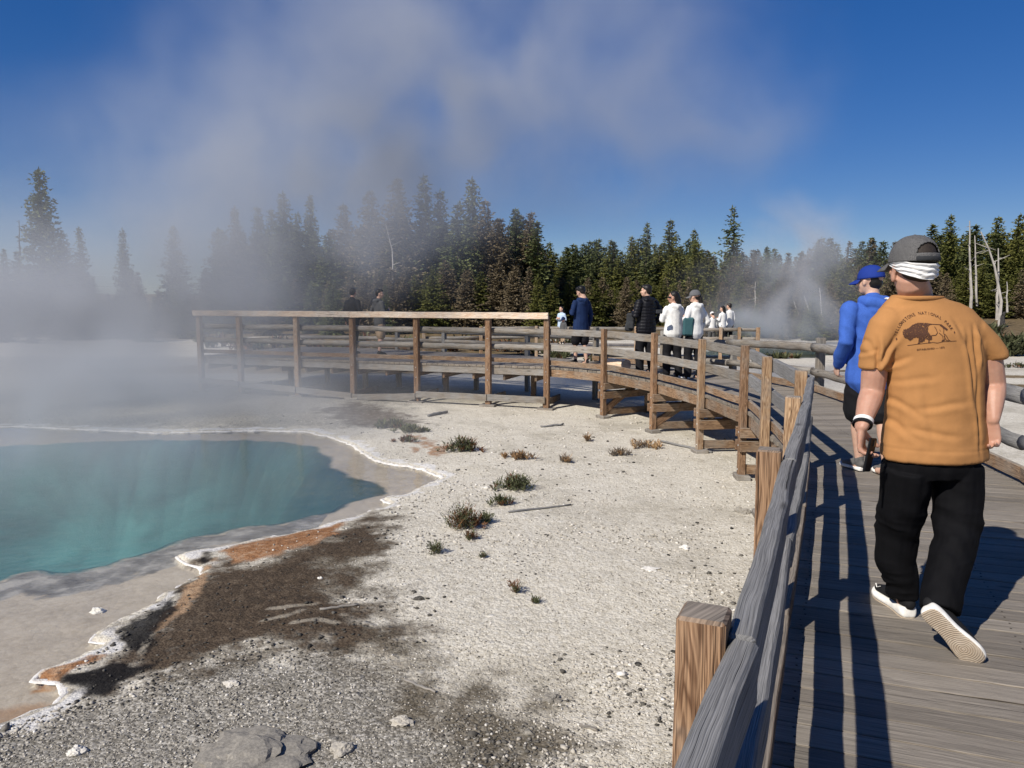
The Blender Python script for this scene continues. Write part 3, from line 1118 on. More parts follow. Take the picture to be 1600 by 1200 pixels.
# ------------------------------------------------------------------ viewing platform
plat = empty('viewing_platform', (-3.5, 20.0, 0))
tag(plat, 'timber viewing platform on posts at the edge of the steaming pool', 'platform')
fd = (F_END - CORNER).normalized()
fn_ = V((fd.y, -fd.x, 0))
if fn_.y < 0:
    fn_ = -fn_                      # inward, away from the camera
FL = (F_END - CORNER).length
BACK = [V((2.0, 18.3, 0)), V((.4, 20.0, 0)), V((-1.9, 21.5, 0)), V((-4.8, 23.4, 0)), V((-6.6, 23.8, 0))]


def back_depth(s):
    """depth of the deck measured inwards from the front edge at distance s"""
    o = CORNER + fd * s
    best = 3.2
    for a, b in zip(BACK[:-1], BACK[1:]):
        # intersect o + fn*t with segment
        e = b - a
        den = fn_.x * e.y - fn_.y * e.x
        if abs(den) < 1e-6:
            continue
        w = a - o
        tt = (w.x * e.y - w.y * e.x) / den
        uu_ = (w.x * fn_.y - w.y * fn_.x) / den
        if -1e-6 <= uu_ <= 1 + 1e-6 and tt > 0:
            return tt
    return best


mb = MB()
s = -.0
while s < FL - .05:
    a = CORNER + fd * (s + .004) + fn_ * .05
    b = CORNER + fd * (s + .136) + fn_ * .05
    dpt = back_depth(s + .07) - .05
    zj = random.uniform(-.002, .002) + .002
    rings = []
    for k in range(4):
        q = fn_ * (dpt * k / 3)
        rings.append([a + q + V((0, 0, zj - .05)), b + q + V((0, 0, zj - .05)), b + q + V((0, 0, zj)), a + q + V((0, 0, zj))])
    mb.ring_board(rings, random.uniform(.85, 1.25))
    s += .14
# the wedge between the curved walk and the platform
s = -1.75
while s < -.02:
    o = CORNER + fd * s
    # start where the curved walk ends
    a = CORNER + fd * (s + .004)
    b = CORNER + fd * (s + .136)
    dpt = back_depth(min(s + .07, -.01))
    st = max(0.06, .02 - s * .95)
    if dpt > st + .2:
        rings = []
        for k in range(3):
            q = fn_ * (st + (dpt - st) * k / 2)
            rings.append([a + q + V((0, 0, -.055)), b + q + V((0, 0, -.055)), b + q + V((0, 0, -.006)), a + q + V((0, 0, -.006))])
        mb.ring_board(rings, random.uniform(.85, 1.2))
    s += .14
mb.build('decking', wood_mat('platform_deck_timber', (.2, .165, .12), (.36, .30, .23), (.33, .29, .25), .5, vs=34, ringf=22, rk=.22), plat, .003)  # slightly lighter tan timber for the platform planks


def fboard(s0, s1, off, w, z0, z1, seg=6, jit=.003, tint=None, drop=0.0):
    m = MB()
    a = CORNER + fd * s0 + fn_ * (off + w / 2) + V((0, 0, (z0 + z1) / 2))
    b = CORNER + fd * s1 + fn_ * (off + w / 2) + V((0, 0, (z0 + z1) / 2 + drop))
    m.board(a, b, w, z1 - z0, seg=seg, jit=jit, tint=tint)
    return m


# front posts where the photo has them
S_POST = [0.0]
for u in (763, 651, 551, 464, 375, 313):
    # intersect the view direction with the front line
    a_ = (u - 800) / 1200.0
    # X = a*Y/CP roughly, use the horizon-height ray
    dx, dy, dz = ray(u, 540)
    k = dx / dy
    ss = (CORNER.x - k * CORNER.y) / (k * fd.y - fd.x)
    S_POST.append(ss)
frail = empty('platform_railing', tuple(CORNER + fd * (FL / 2)))
frail.location.z = 0
tag(frail, 'tall timber railing with a pale cap rail on the platform front above the pool', 'railing')
for k, s in enumerate(S_POST):
    p = CORNER + fd * s
    g = gz(p.x, p.y)
    po = fence_post(frail, V((p.x, p.y, g + .02)), 1.10, fd, fn_, .12, W_POST if k < 4 else W_POST2)
    for z in (-.1, -.33, .6):
        make_bolt(p - fn_ * .062 + V((0, 0, z)), -fn_, po, .012)
    m = MB()
    m.board(p - fd * .18 + V((0, 0, g + .0)), p + fd * .18 + V((0, 0, g + .0)), .28, .08, seg=2, jit=.006)
    m.build('footing', W_LOG, plat, .008)
    m = MB()
    m.board(p + fn_ * .07 + fd * .09 + V((0, 0, g + .12)), p + fn_ * 1.3 + fd * .09 + V((0, 0, g + .12)), .05, .14)
    m.build('ground_tie', W_EDGE, plat, .004)
# cap rail in two lengths
fboard(-.06, S_POST[3] + .0, -.115, .05, 1.045, 1.185, seg=10, jit=.004, tint=1.1).build('cap_rail', W_NEW, frail, .006)
fboard(S_POST[3] + .006, FL + .12, -.115, .05, 1.045, 1.185, seg=10, jit=.004, tint=.95).build('cap_rail', W_NEW, frail, .006)
for k in range(len(S_POST) - 1):
    s0, s1 = S_POST[k], S_POST[k + 1]
    for (z0, z1) in ((.70, .85), (.33, .50)):
        m = MB()
        a = CORNER + fd * (s0 - .02) + fn_ * .125 + V((0, 0, (z0 + z1) / 2 + random.uniform(-.015, .015)))
        b = CORNER + fd * (s1 + .02) + fn_ * .125 + V((0, 0, (z0 + z1) / 2 + random.uniform(-.015, .015)))
        m.log(a, b, .068, seg=8, jit=.007, flat=.8)
        m.build('rail', W_LOG, frail, smooth=True)
    fboard(s0 + .0, s1 - .004, .062, .045, .075, .17, tint=.95).build('kick_board', W_EDGE, frail, .004)
    fboard(s0 + .0, s1 - .004, .066, .05, -.20, -.052, tint=1.1).build('edge_beam', W_LOG, plat, .004)
    p0, p1 = CORNER + fd * s0, CORNER + fd * s1
    z0 = gz(p0.x, p0.y)
    zb0, zb1 = ((-.72, -.72), (-.72, -.72), (-.78, -.86), (-.84, -.76), (-.75, -.69), (-.68, -.62))[k]
    m = MB()
    m.board(p0 + fd * .01 + fn_ * -.088 + V((0, 0, zb0)), p1 - fd * .01 + fn_ * -.088 + V((0, 0, zb1)), .045, .145, seg=6, jit=.004)
    m.build('bottom_rail', W_LOG, frail, .005)
# bearing posts, beams under the deck
for r in range(1, 3):
    for k, s in enumerate(np.arange(.5, FL - .2, 2.3)):
        if r * 1.35 > back_depth(s) - .2:
            continue
        p = CORNER + fd * (s + .25 * (r % 2)) + fn_ * (r * 1.35)
        g = gz(p.x, p.y)
        m = MB()
        m.board(V((p.x, p.y, g)), V((p.x, p.y, -.2)), .11, .11, up=fn_)
        m.build('bearing_post', W_EDGE, plat, .004)
    fboard(.1, FL - .1, r * 1.35 - .08, .06, -.34, -.056).build('beam', W_EDGE, plat, .004)
# joists running front to back
for s in np.arange(.3, FL, .75):
    p = CORNER + fd * s
    m = MB()
    m.board(p + fn_ * .14 + V((0, 0, -.27)), p + fn_ * (back_depth(s) - .2) + V((0, 0, -.27)), .05, .135)
    m.build('joist', W_EDGE, plat)

# low back railing and kerb of the platform
brail = empty('low_railing', (-2.0, 21.6, 0))
tag(brail, 'low grey railing along the back edge of the platform, behind the two young men', 'railing')
for a, b in zip(BACK[:-1], BACK[1:]):
    n = max(1, int((b - a).length / 1.6))
    for k in range(n):
        p, q = a.lerp(b, k / n), a.lerp(b, (k + 1) / n)
        d = (q - p).normalized()
        fence_post(brail, V((p.x, p.y, gz(p.x, p.y))), .62, d, V((d.y, -d.x, 0)), .11, W_RAIL)
        if p.x < .2 and p.x > -4:
            m = MB()
            m.board(p + V((0, 0, .09)), q + V((0, 0, .09)), .05, .12)
            m.build('kick_board', W_EDGE, brail, .004)
        m = MB()
        m.log(p + V((0, 0, .56)), q + V((0, 0, .56)), .062, seg=6, jit=.006)
        m.build('rail', W_RAIL, brail, smooth=True)
        m = MB()
        m.log(p + V((0, 0, .30)), q + V((0, 0, .30)), .055, seg=6, jit=.006)
        m.build('rail', W_LOG, brail, smooth=True)

# boardwalk that leads away behind, a little lower, with its own rails
walk2 = empty('boardwalk', (4.0, 27.0, -.45))
tag(walk2, 'lower boardwalk continuing away behind the platform toward the forest', 'boardwalk')
Q = [V((-3.5, 30.5, -.45)), V((1.0, 31.5, -.45)), V((5.0, 31.0, -.45)), V((8.2, 30.2, -.45)), V((9.6, 30.0, -.45))]
rail2 = empty('far_railing', (4.0, 30.0, -.45))
tag(rail2, 'small railing far behind, at the lower boardwalk where people in white stand', 'railing')
mb = MB()
for a, b in zip(Q[:-1], Q[1:]):
    d = (b - a).normalized()
    n = V((-d.y, d.x, 0))
    L = (b - a).length
    k = int(L / .15)
    for i in range(k):
        p, q = a.lerp(b, i / k), a.lerp(b, (i + .96) / k)
        mb.ring_board([[p + V((0, 0, -.05)), q + V((0, 0, -.05)), q, p], [p + n * 2 + V((0, 0, -.05)), q + n * 2 + V((0, 0, -.05)), q + n * 2, p + n * 2]])
    kk = max(2, int(L / 1.7))
    for i in range(kk):
        p, q = a.lerp(b, i / kk), a.lerp(b, (i + 1) / kk)
        fence_post(rail2, V((p.x, p.y, -1.0)), .36, d, n, .12, W_POST2)
        for zc in (.26, -.1):
            m = MB()
            m.log(p + V((0, 0, zc + .45)) + n * .1, q + V((0, 0, zc + .45)) + n * .1, .07, seg=4, jit=.008)
            m.build('rail', W_LOG, rail2, smooth=True)
fence_post(rail2, V((9.6, 30.0, -1.0)), .36, V((1, 0, 0)), V((0, 1, 0)), .13, W_POST2)
mb.build('decking', W_DECK, walk2)
# ------------------------------------------------------------------ conifers
def leaf_mat(name, c0, c1, c2, trans=.15):
    m, nt, b = new_mat(name)
    sh = nd(nt, 'ShaderNodeAttribute', attribute_name='shade').outputs['Fac']
    oi = nd(nt, 'ShaderNodeObjectInfo').outputs['Random']
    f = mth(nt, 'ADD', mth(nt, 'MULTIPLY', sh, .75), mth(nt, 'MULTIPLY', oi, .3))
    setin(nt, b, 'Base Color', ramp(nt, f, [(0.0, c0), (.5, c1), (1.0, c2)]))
    b.inputs['Roughness'].default_value = .7
    b.inputs['Specular IOR Level'].default_value = .2
    return m


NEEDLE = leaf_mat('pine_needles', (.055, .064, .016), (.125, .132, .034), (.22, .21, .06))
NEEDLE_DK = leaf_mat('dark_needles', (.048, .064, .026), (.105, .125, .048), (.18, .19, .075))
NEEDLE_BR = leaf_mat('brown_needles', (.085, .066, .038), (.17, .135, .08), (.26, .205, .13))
BARK = simple_mat('bark', (.13, .105, .08), .9, .35, 3.0)
SNAG = simple_mat('bleached_trunk', (.42, .39, .35), .85, .25, 2.0)
CHAR = simple_mat('charred_trunk', (.05, .047, .045), .9, .3, 5.0)


def cards_mesh(name, cen, ax1, ax2, shade, tip=.35):
    """many small leaf clumps: each a tapered quad"""
    n = len(cen)
    co = np.stack([cen - ax2, cen + ax1 - ax2 * tip, cen + ax1 + ax2 * tip, cen + ax2], 1).reshape(-1, 3).astype(np.float32)
    me = bpy.data.meshes.new(name)
    me.vertices.add(4 * n)
    me.vertices.foreach_set('co', co.ravel())
    me.loops.add(4 * n)
    me.loops.foreach_set('vertex_index', np.arange(4 * n, dtype=np.int32))
    me.polygons.add(n)
    me.polygons.foreach_set('loop_start', np.arange(0, 4 * n, 4, dtype=np.int32))
    me.update(calc_edges=True)
    at = me.attributes.new('shade', 'FLOAT', 'POINT')
    at.data.foreach_set('value', np.repeat(shade, 4).astype(np.float32))
    return me


def conifer_crown(seed, H, R, base=.08, dens=1.0, ragged=.25, clump=.30, slim=1.0, tipw=.0):
    """branches in uneven whorls, each carrying drooping clumps of needles"""
    r = np.random.default_rng(seed)
    cen, a1, a2, sh = [], [], [], []
    z = base * H
    lean = r.normal(0, .012, 2)
    side_bias = r.uniform(0, 6.28)
    while z < H * .985:
        f = (z - base * H) / (H * (1 - base))
        prof = (1 - f) ** .8 * (.75 + .25 * min(1, f / .15)) * R
        prof = prof * slim + tipw * (1 - f)
        nb = int(max(4, r.integers(7, 11) * dens * (1 - .45 * f)))
        a0 = r.uniform(0, 6.28)
        for i in range(nb):
            if r.random() < .12:
                continue
            a = a0 + i * 6.283 / nb + r.normal(0, .35)
            L = prof * r.uniform(1 - ragged * 1.6, 1 + ragged * .8) * (1 + .12 * math.cos(a - side_bias)) + .10
            droop = r.uniform(-.05, .30) * (1 - f) - .25 * f
            d = np.array([math.cos(a), math.sin(a), 0])
            m = max(3, int(L / (clump * .36)))
            tone = r.uniform(.15, .9)
            for k in range(m):
                t = (k + r.uniform(.2, 1.0)) / m
                p = d * (L * t) + np.array([0, 0, z - droop * L * t * t + r.normal(0, .06)])
                p[:2] += lean * p[2] + r.normal(0, .05 + .09 * L * t * .5, 2)
                w = clump * r.uniform(.7, 1.3) * (1.1 - .4 * t) * (1 - .4 * f)
                dirv = d * r.uniform(.5, 1.0) + np.array([r.normal(0, .4), r.normal(0, .4), r.uniform(-.35, .35)])
                dirv /= np.linalg.norm(dirv)
                up = np.array([r.normal(0, .5), r.normal(0, .5), 1.0])
                s = np.cross(dirv, up)
                s /= np.linalg.norm(s)
                for q in range(2):
                    cen.append(p)
                    a1.append(dirv * w * 1.25 if q == 0 else (dirv * .7 + np.array([0, 0, r.uniform(-.5, .5)])) * w * 1.1)
                    a2.append(s * w * .42 if q == 0 else np.cross(dirv, s) * w * .38)
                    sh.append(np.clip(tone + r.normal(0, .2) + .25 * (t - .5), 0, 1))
        z += H * .023 * r.uniform(.7, 1.3) * (1 - .35 * f)
    # leader
    for k in range(5):
        cen.append(np.array([lean[0] * H, lean[1] * H, H * (.965 + .006 * k)]))
        a1.append(np.array([r.normal(0, .05), r.normal(0, .05), .22]))
        a2.append(np.array([.03, .02 * (k - 2), 0]))
        sh.append(.5)
    return cards_mesh('crown', np.array(cen), np.array(a1), np.array(a2), np.array(sh))


def trunk_mesh(H, r0, seed=0, bend=.0, k=7):
    rnd = random.Random(seed)
    vs, fs = [], []
    n = 7
    bx, by = rnd.uniform(-1, 1) * bend, rnd.uniform(-1, 1) * bend
    for i in range(n + 1):
        t = i / n
        rr = r0 * (1 - .88 * t)
        for j in range(k):
            a = 6.283 * j / k
            vs.append((bx * t * t + rr * math.cos(a), by * t * t + rr * math.sin(a), H * t - .25 * (i == 0)))
    for i in range(n):
        for j in range(k):
            fs.append((i * k + j, i * k + (j + 1) % k, (i + 1) * k + (j + 1) % k, (i + 1) * k + j))
    me = bpy.data.meshes.new('trunk')
    me.from_pydata(vs, [], fs)
    me.update()
    me.polygons.foreach_set('use_smooth', np.ones(len(fs), bool))
    return me


# prototypes: crown + trunk meshes, unit about 10 m
PROTO = []
for k, (R, base, ragged, slim, tip) in enumerate([(2.1, .02, .22, 1, 0), (1.8, .04, .28, 1, 0), (2.4, .02, .26, 1, .1), (1.5, .05, .28, 1, 0), (2.0, .03, .34, 1, 0),
                                                  (1.35, .06, .3, 1, 0), (2.3, .02, .28, 1, .05), (1.7, .08, .36, 1, 0)]):
    PROTO.append((conifer_crown(40 + k, 10.0, R, base, 1.15, ragged, .31), trunk_mesh(9.7, .16, k)))
BIG = conifer_crown(71, 10.0, 1.95, .02, 1.4, .22, .30)
BIGT = trunk_mesh(9.7, .17, 71)
# a thin copy of each crown for trees losing their needles
SPARSE = []
for k in range(3):
    SPARSE.append((conifer_crown(140 + k, 10.0, 1.7, .04, .8, .4, .30), trunk_mesh(9.8, .13, 50 + k)))


class Tinted:
    pass


def with_mat(me, mat):
    c = me.copy()
    c.materials.clear()
    c.materials.append(mat)
    return c


CROWNS = {}
for nm, mat in (('green', NEEDLE), ('dark', NEEDLE_DK), ('brown', NEEDLE_BR)):
    CROWNS[nm] = [with_mat(c, mat) for c, _ in PROTO] + [with_mat(c, mat) for c, _ in SPARSE]
TRUNKS = [with_mat(t_, BARK) for _, t_ in PROTO] + [with_mat(t_, BARK) for _, t_ in SPARSE]
BIGC = with_mat(BIG, NEEDLE_DK)
BIGT = with_mat(BIGT, BARK)
FR = random.Random(5)


def tree(x, y, h, kind, idx, label, group=None, wid=1.0, name='pine_tree'):
    o = empty(name, (x, y, gz(x, y) - .1), FR.uniform(0, 6.28))
    tag(o, label, 'tree', group)
    c = bpy.data.objects.new('crown', CROWNS[kind][idx] if idx >= 0 else BIGC)
    COL.objects.link(c)
    c.parent = o
    t_ = bpy.data.objects.new('trunk', TRUNKS[idx] if idx >= 0 else BIGT)
    COL.objects.link(t_)
    t_.parent = o
    s = h / 10.0
    for q in (c, t_):
        q.scale = (s * wid, s * wid, s)
    return o


def tree_at(u, vtop, d, kind, idx, label, group=None, wid=1.0, name='pine_tree'):
    q = P(u, vtop, d)
    return tree(q.x, q.y, q.z - gz(q.x, q.y) + .1, kind, idx, label, group, wid, name)


# trees that stand out, one by one
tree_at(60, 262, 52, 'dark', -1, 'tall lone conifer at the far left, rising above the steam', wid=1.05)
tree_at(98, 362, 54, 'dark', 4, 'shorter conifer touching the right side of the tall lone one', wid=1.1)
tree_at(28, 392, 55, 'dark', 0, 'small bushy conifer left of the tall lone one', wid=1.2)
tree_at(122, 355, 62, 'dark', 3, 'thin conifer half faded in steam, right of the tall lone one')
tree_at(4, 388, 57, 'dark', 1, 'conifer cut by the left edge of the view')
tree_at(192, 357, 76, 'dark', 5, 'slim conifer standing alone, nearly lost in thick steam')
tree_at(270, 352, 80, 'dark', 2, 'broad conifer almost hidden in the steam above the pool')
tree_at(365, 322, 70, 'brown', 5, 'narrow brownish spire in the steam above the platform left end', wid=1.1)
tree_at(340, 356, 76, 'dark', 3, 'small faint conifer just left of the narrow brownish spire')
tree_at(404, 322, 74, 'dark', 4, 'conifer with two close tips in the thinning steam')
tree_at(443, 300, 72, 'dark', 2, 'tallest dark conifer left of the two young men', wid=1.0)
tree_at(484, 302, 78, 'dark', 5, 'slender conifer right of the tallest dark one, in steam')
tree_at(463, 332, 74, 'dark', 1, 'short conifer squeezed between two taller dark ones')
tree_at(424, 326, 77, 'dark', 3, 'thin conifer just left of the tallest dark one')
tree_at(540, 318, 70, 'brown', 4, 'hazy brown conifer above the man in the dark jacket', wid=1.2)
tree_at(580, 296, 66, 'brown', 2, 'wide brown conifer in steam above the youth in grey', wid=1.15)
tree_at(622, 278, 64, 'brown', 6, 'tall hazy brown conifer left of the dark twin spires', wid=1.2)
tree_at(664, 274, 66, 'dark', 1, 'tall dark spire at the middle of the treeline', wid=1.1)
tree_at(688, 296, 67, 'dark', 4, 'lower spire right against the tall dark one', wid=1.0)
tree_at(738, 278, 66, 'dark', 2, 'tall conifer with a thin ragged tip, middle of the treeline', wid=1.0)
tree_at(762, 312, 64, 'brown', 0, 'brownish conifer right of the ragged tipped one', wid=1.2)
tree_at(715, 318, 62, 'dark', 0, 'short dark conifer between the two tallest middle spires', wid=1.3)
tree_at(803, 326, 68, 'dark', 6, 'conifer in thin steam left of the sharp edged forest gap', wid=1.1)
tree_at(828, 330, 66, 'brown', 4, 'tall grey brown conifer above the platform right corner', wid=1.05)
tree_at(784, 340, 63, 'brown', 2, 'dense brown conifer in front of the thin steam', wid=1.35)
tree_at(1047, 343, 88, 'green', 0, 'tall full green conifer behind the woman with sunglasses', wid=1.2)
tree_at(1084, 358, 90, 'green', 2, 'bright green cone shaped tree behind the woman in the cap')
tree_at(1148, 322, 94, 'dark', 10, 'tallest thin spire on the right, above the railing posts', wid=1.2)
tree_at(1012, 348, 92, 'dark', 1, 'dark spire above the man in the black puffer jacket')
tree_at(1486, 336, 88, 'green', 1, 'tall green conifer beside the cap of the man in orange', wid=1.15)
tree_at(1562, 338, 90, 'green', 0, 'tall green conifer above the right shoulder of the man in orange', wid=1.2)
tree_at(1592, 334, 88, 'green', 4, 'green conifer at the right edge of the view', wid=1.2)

# the rest of the forest wall
def fill(u0, u1, n, d0, d1, vt, kinds, label, group):
    for i in range(n):
        u = u0 + (u1 - u0) * (i + FR.uniform(.1, .9)) / n
        d = FR.uniform(d0, d1)
        v = vt(u) + abs(FR.gauss(0, 11)) + FR.uniform(-6, 10)
        k = FR.choice(kinds)
        tree_at(u, v, d, k, FR.choice((0, 1, 2, 3, 4, 6, 7)) if k != 'brown' else FR.choice((0, 2, 4, 6, 8, 9)), label, group, FR.uniform(1.1, 1.75))


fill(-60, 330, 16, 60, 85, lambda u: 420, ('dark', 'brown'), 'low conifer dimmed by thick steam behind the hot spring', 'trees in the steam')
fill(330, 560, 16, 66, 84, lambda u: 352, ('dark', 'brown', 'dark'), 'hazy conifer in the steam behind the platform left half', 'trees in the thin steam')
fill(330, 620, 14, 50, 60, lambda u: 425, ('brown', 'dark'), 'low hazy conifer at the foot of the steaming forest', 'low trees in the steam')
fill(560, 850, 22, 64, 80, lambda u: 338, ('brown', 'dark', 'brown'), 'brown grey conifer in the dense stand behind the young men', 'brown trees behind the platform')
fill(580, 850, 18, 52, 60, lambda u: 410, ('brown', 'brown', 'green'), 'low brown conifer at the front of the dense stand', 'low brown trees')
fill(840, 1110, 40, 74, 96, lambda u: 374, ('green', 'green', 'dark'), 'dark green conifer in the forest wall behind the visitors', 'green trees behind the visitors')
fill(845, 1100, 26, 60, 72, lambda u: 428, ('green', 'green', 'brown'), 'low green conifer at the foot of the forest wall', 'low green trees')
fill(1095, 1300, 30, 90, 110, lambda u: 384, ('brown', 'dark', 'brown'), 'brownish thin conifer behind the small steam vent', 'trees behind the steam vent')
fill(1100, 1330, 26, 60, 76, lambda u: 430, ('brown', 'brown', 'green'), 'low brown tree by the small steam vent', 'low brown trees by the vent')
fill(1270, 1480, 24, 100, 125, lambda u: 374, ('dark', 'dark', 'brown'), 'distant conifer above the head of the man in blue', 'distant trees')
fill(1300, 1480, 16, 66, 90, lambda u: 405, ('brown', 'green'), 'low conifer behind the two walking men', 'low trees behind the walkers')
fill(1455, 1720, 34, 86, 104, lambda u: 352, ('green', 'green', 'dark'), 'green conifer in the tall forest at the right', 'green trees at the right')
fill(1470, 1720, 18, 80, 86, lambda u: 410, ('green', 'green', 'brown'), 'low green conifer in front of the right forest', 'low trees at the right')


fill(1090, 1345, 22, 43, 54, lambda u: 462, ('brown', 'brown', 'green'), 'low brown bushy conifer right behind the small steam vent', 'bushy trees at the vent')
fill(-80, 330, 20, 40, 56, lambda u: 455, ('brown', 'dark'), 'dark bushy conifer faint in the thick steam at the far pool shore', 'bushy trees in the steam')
# bleached dead trunks
def snag(u0, v0, u1, v1, d, r, label, mat=SNAG, branches=6, seed=0, bend=0.0):
    a = P(u0, v0, d)
    b = P(u1, v1, d + FR.uniform(-.5, .5))
    o = empty('dead_tree', (a.x, a.y, a.z))
    tag(o, label, 'dead tree')
    rnd = random.Random(seed)
    vs, fs = [], []

    def tube(p, q, r0, r1, bn=0.0, n=6, k=6):
        base = len(vs)
        dd = (q - p)
        s = dd.normalized().orthogonal().normalized()
        w = dd.normalized().cross(s)
        for i in range(n + 1):
            t_ = i / n
            c = p.lerp(q, t_) + V((math.sin(t_ * 3.1) * bn, 0, 0)) + V((rnd.uniform(-1, 1), rnd.uniform(-1, 1), 0)) * r0 * .4
            rr = r0 + (r1 - r0) * t_
            for j in range(k):
                an = 6.283 * j / k
                vs.append(tuple(c + s * (rr * math.cos(an)) + w * (rr * math.sin(an))))
        for i in range(n):
            for j in range(k):
                fs.append((base + i * k + j, base + i * k + (j + 1) % k, base + (i + 1) * k + (j + 1) % k, base + (i + 1) * k + j))
    L = b - a
    tube(V((0, 0, 0)), L, r, r * .3, bend)
    me = bpy.data.meshes.new('trunk')
    me.from_pydata(vs, [], fs)
    me.update()
    link_mesh('trunk', me, mat, o)
    for i in range(branches):
        vs, fs = [], []
        t_ = rnd.uniform(.2, .95)
        an = rnd.uniform(0, 6.28)
        p = L * t_ + V((math.sin(t_ * 3.1) * bend, 0, 0))
        l = L.length * rnd.uniform(.05, .14)
        tube(p, p + V((math.cos(an) * l, math.sin(an) * l, rnd.uniform(-.3, .5) * l)), r * .3, r * .1, 0, 3, 4)
        me = bpy.data.meshes.new('branch')
        me.from_pydata(vs, [], fs)
        me.update()
        link_mesh('branch', me, mat, o)
    return o


snag(1518, 482, 1514, 345, 78, .16, 'straight bleached trunk just right of the cap of the man in orange', seed=1)
snag(1526, 478, 1523, 368, 79, .14, 'second straight bleached trunk, right beside the first', seed=2)
snag(1560, 525, 1531, 362, 62, .15, 'leaning curved bleached trunk at the right of the forest', seed=3, bend=.8)
snag(1558, 500, 1560, 388, 63, .13, 'upright bleached trunk behind the leaning curved one', seed=4)
snag(1574, 488, 1573, 440, 70, .10, 'short pale trunk at the forest foot near the right edge', seed=5)
snag(1566, 527, 1569, 487, 60, .32, 'charred dark stump below the leaning bleached trunk', mat=CHAR, branches=8, seed=6)
snag(1288, 528, 1281, 450, 52, .07, 'thin pale trunk in the small steam vent, nearest the man in blue', seed=7, branches=4)
snag(1276, 526, 1257, 462, 53, .07, 'thin leaning trunk in the middle of the small steam vent', seed=8, branches=4)
snag(1262, 528, 1240, 470, 55, .06, 'thin tilted trunk at the left of the small steam vent', seed=9, branches=4)
snag(1180, 510, 1180, 440, 64, .07, 'straight thin trunk before the brown trees, left of the vent', seed=10, branches=7)
snag(608, 470, 603, 350, 54, .10, 'pale dead tree with drooping branches behind the youth in grey', seed=11, branches=14, bend=.4)
snag(1420, 462, 1412, 430, 80, .1, 'pale leaning trunk behind the neck of the man in orange', seed=12, branches=3)
snag(31, 400, 30, 344, 50, .06, 'bare dark stick of a tree beside the tall lone conifer', mat=CHAR, seed=13, branches=3)


# ------------------------------------------------------------------ low plants
BUSH = leaf_mat('sage_leaves', (.030, .036, .016), (.085, .095, .045), (.17, .17, .09))
BUSH_RED = leaf_mat('rusty_leaves', (.045, .02, .010), (.13, .055, .025), (.24, .13, .06))
STRAW = leaf_mat('straw', (.12, .07, .035), (.30, .18, .09), (.5, .36, .2))
TWIG = simple_mat('grey_twig', (.16, .13, .10), .9)


def bush(u, v, wpx, hpx, label, mixk=.3, n=700, name='shrub', seed=0, group=None, mats=(BUSH, BUSH_RED), z=-.93, blade=.055, flat=1.0):
    q = G(u, v, z)
    d = q.y
    w = wpx / 1200.0 * d
    h = hpx / 1200.0 * d
    o = empty(name, (q.x, q.y, gz(q.x, q.y)))
    tag(o, label, 'shrub', group)
    r = np.random.default_rng(seed + 500)
    parts = []
    for kk, (mat, frac) in enumerate(((mats[0], 1 - mixk), (mats[1], mixk))):
        m = int(n * frac)
        if m < 5:
            continue
        # tufts
        nt_ = max(4, int(m / 26))
        tx = r.normal(0, .36, nt_) * w * .5
        ty = r.normal(0, .36, nt_) * w * .34
        if kk == 1:
            tx += w * .12 * r.choice([-1, 1])
        th = h * r.uniform(.35, 1.0, nt_) * np.exp(-(tx / (w * .5)) ** 2)
        ti = r.integers(0, nt_, m)
        t_ = r.random(m) ** .7
        an = r.uniform(0, 6.28, m)
        spread = (.03 + .25 * th[ti]) * t_
        cx = tx[ti] + np.cos(an) * spread * flat
        cy = ty[ti] + np.sin(an) * spread * flat
        cz = th[ti] * t_ * .95
        cen = np.stack([cx, cy, cz], 1)
        bl = blade * r.uniform(.5, 1.3, m) * max(.6, d / 12)
        a1 = np.stack([np.cos(an) * .5 + r.normal(0, .3, m), np.sin(an) * .5 + r.normal(0, .3, m), r.uniform(.25, 1.0, m)], 1) * bl[:, None]
        s = np.stack([-np.sin(an), np.cos(an), r.normal(0, .4, m)], 1) * (bl * .16)[:, None]
        me = cards_mesh('leaves', cen, a1, s, np.clip(r.normal(.5, .22, m), 0, 1), .3)
        link_mesh('foliage', me, mat, o)
    # stems
    vs, fs = [], []
    for i in range(14):
        x, y = r.normal(0, .25) * w * .5, r.normal(0, .2) * w * .35
        hh = h * r.uniform(.6, 1.25)
        ex, ey = x + r.normal(0, .3) * hh, y + r.normal(0, .3) * hh
        b = len(vs)
        t0 = .0025 * d / 8
        for (px_, py_, pz_, rr) in ((x, y, -.02, t0), (ex, ey, hh, t0 * .5)):
            for j in range(3):
                vs.append((px_ + rr * math.cos(2.09 * j), py_ + rr * math.sin(2.09 * j), pz_))
        for j in range(3):
            fs.append((b + j, b + (j + 1) % 3, b + 3 + (j + 1) % 3, b + 3 + j))
    me = bpy.data.meshes.new('stem')
    me.from_pydata(vs, [], fs)
    me.update()
    link_mesh('stem', me, TWIG, o)
    return o


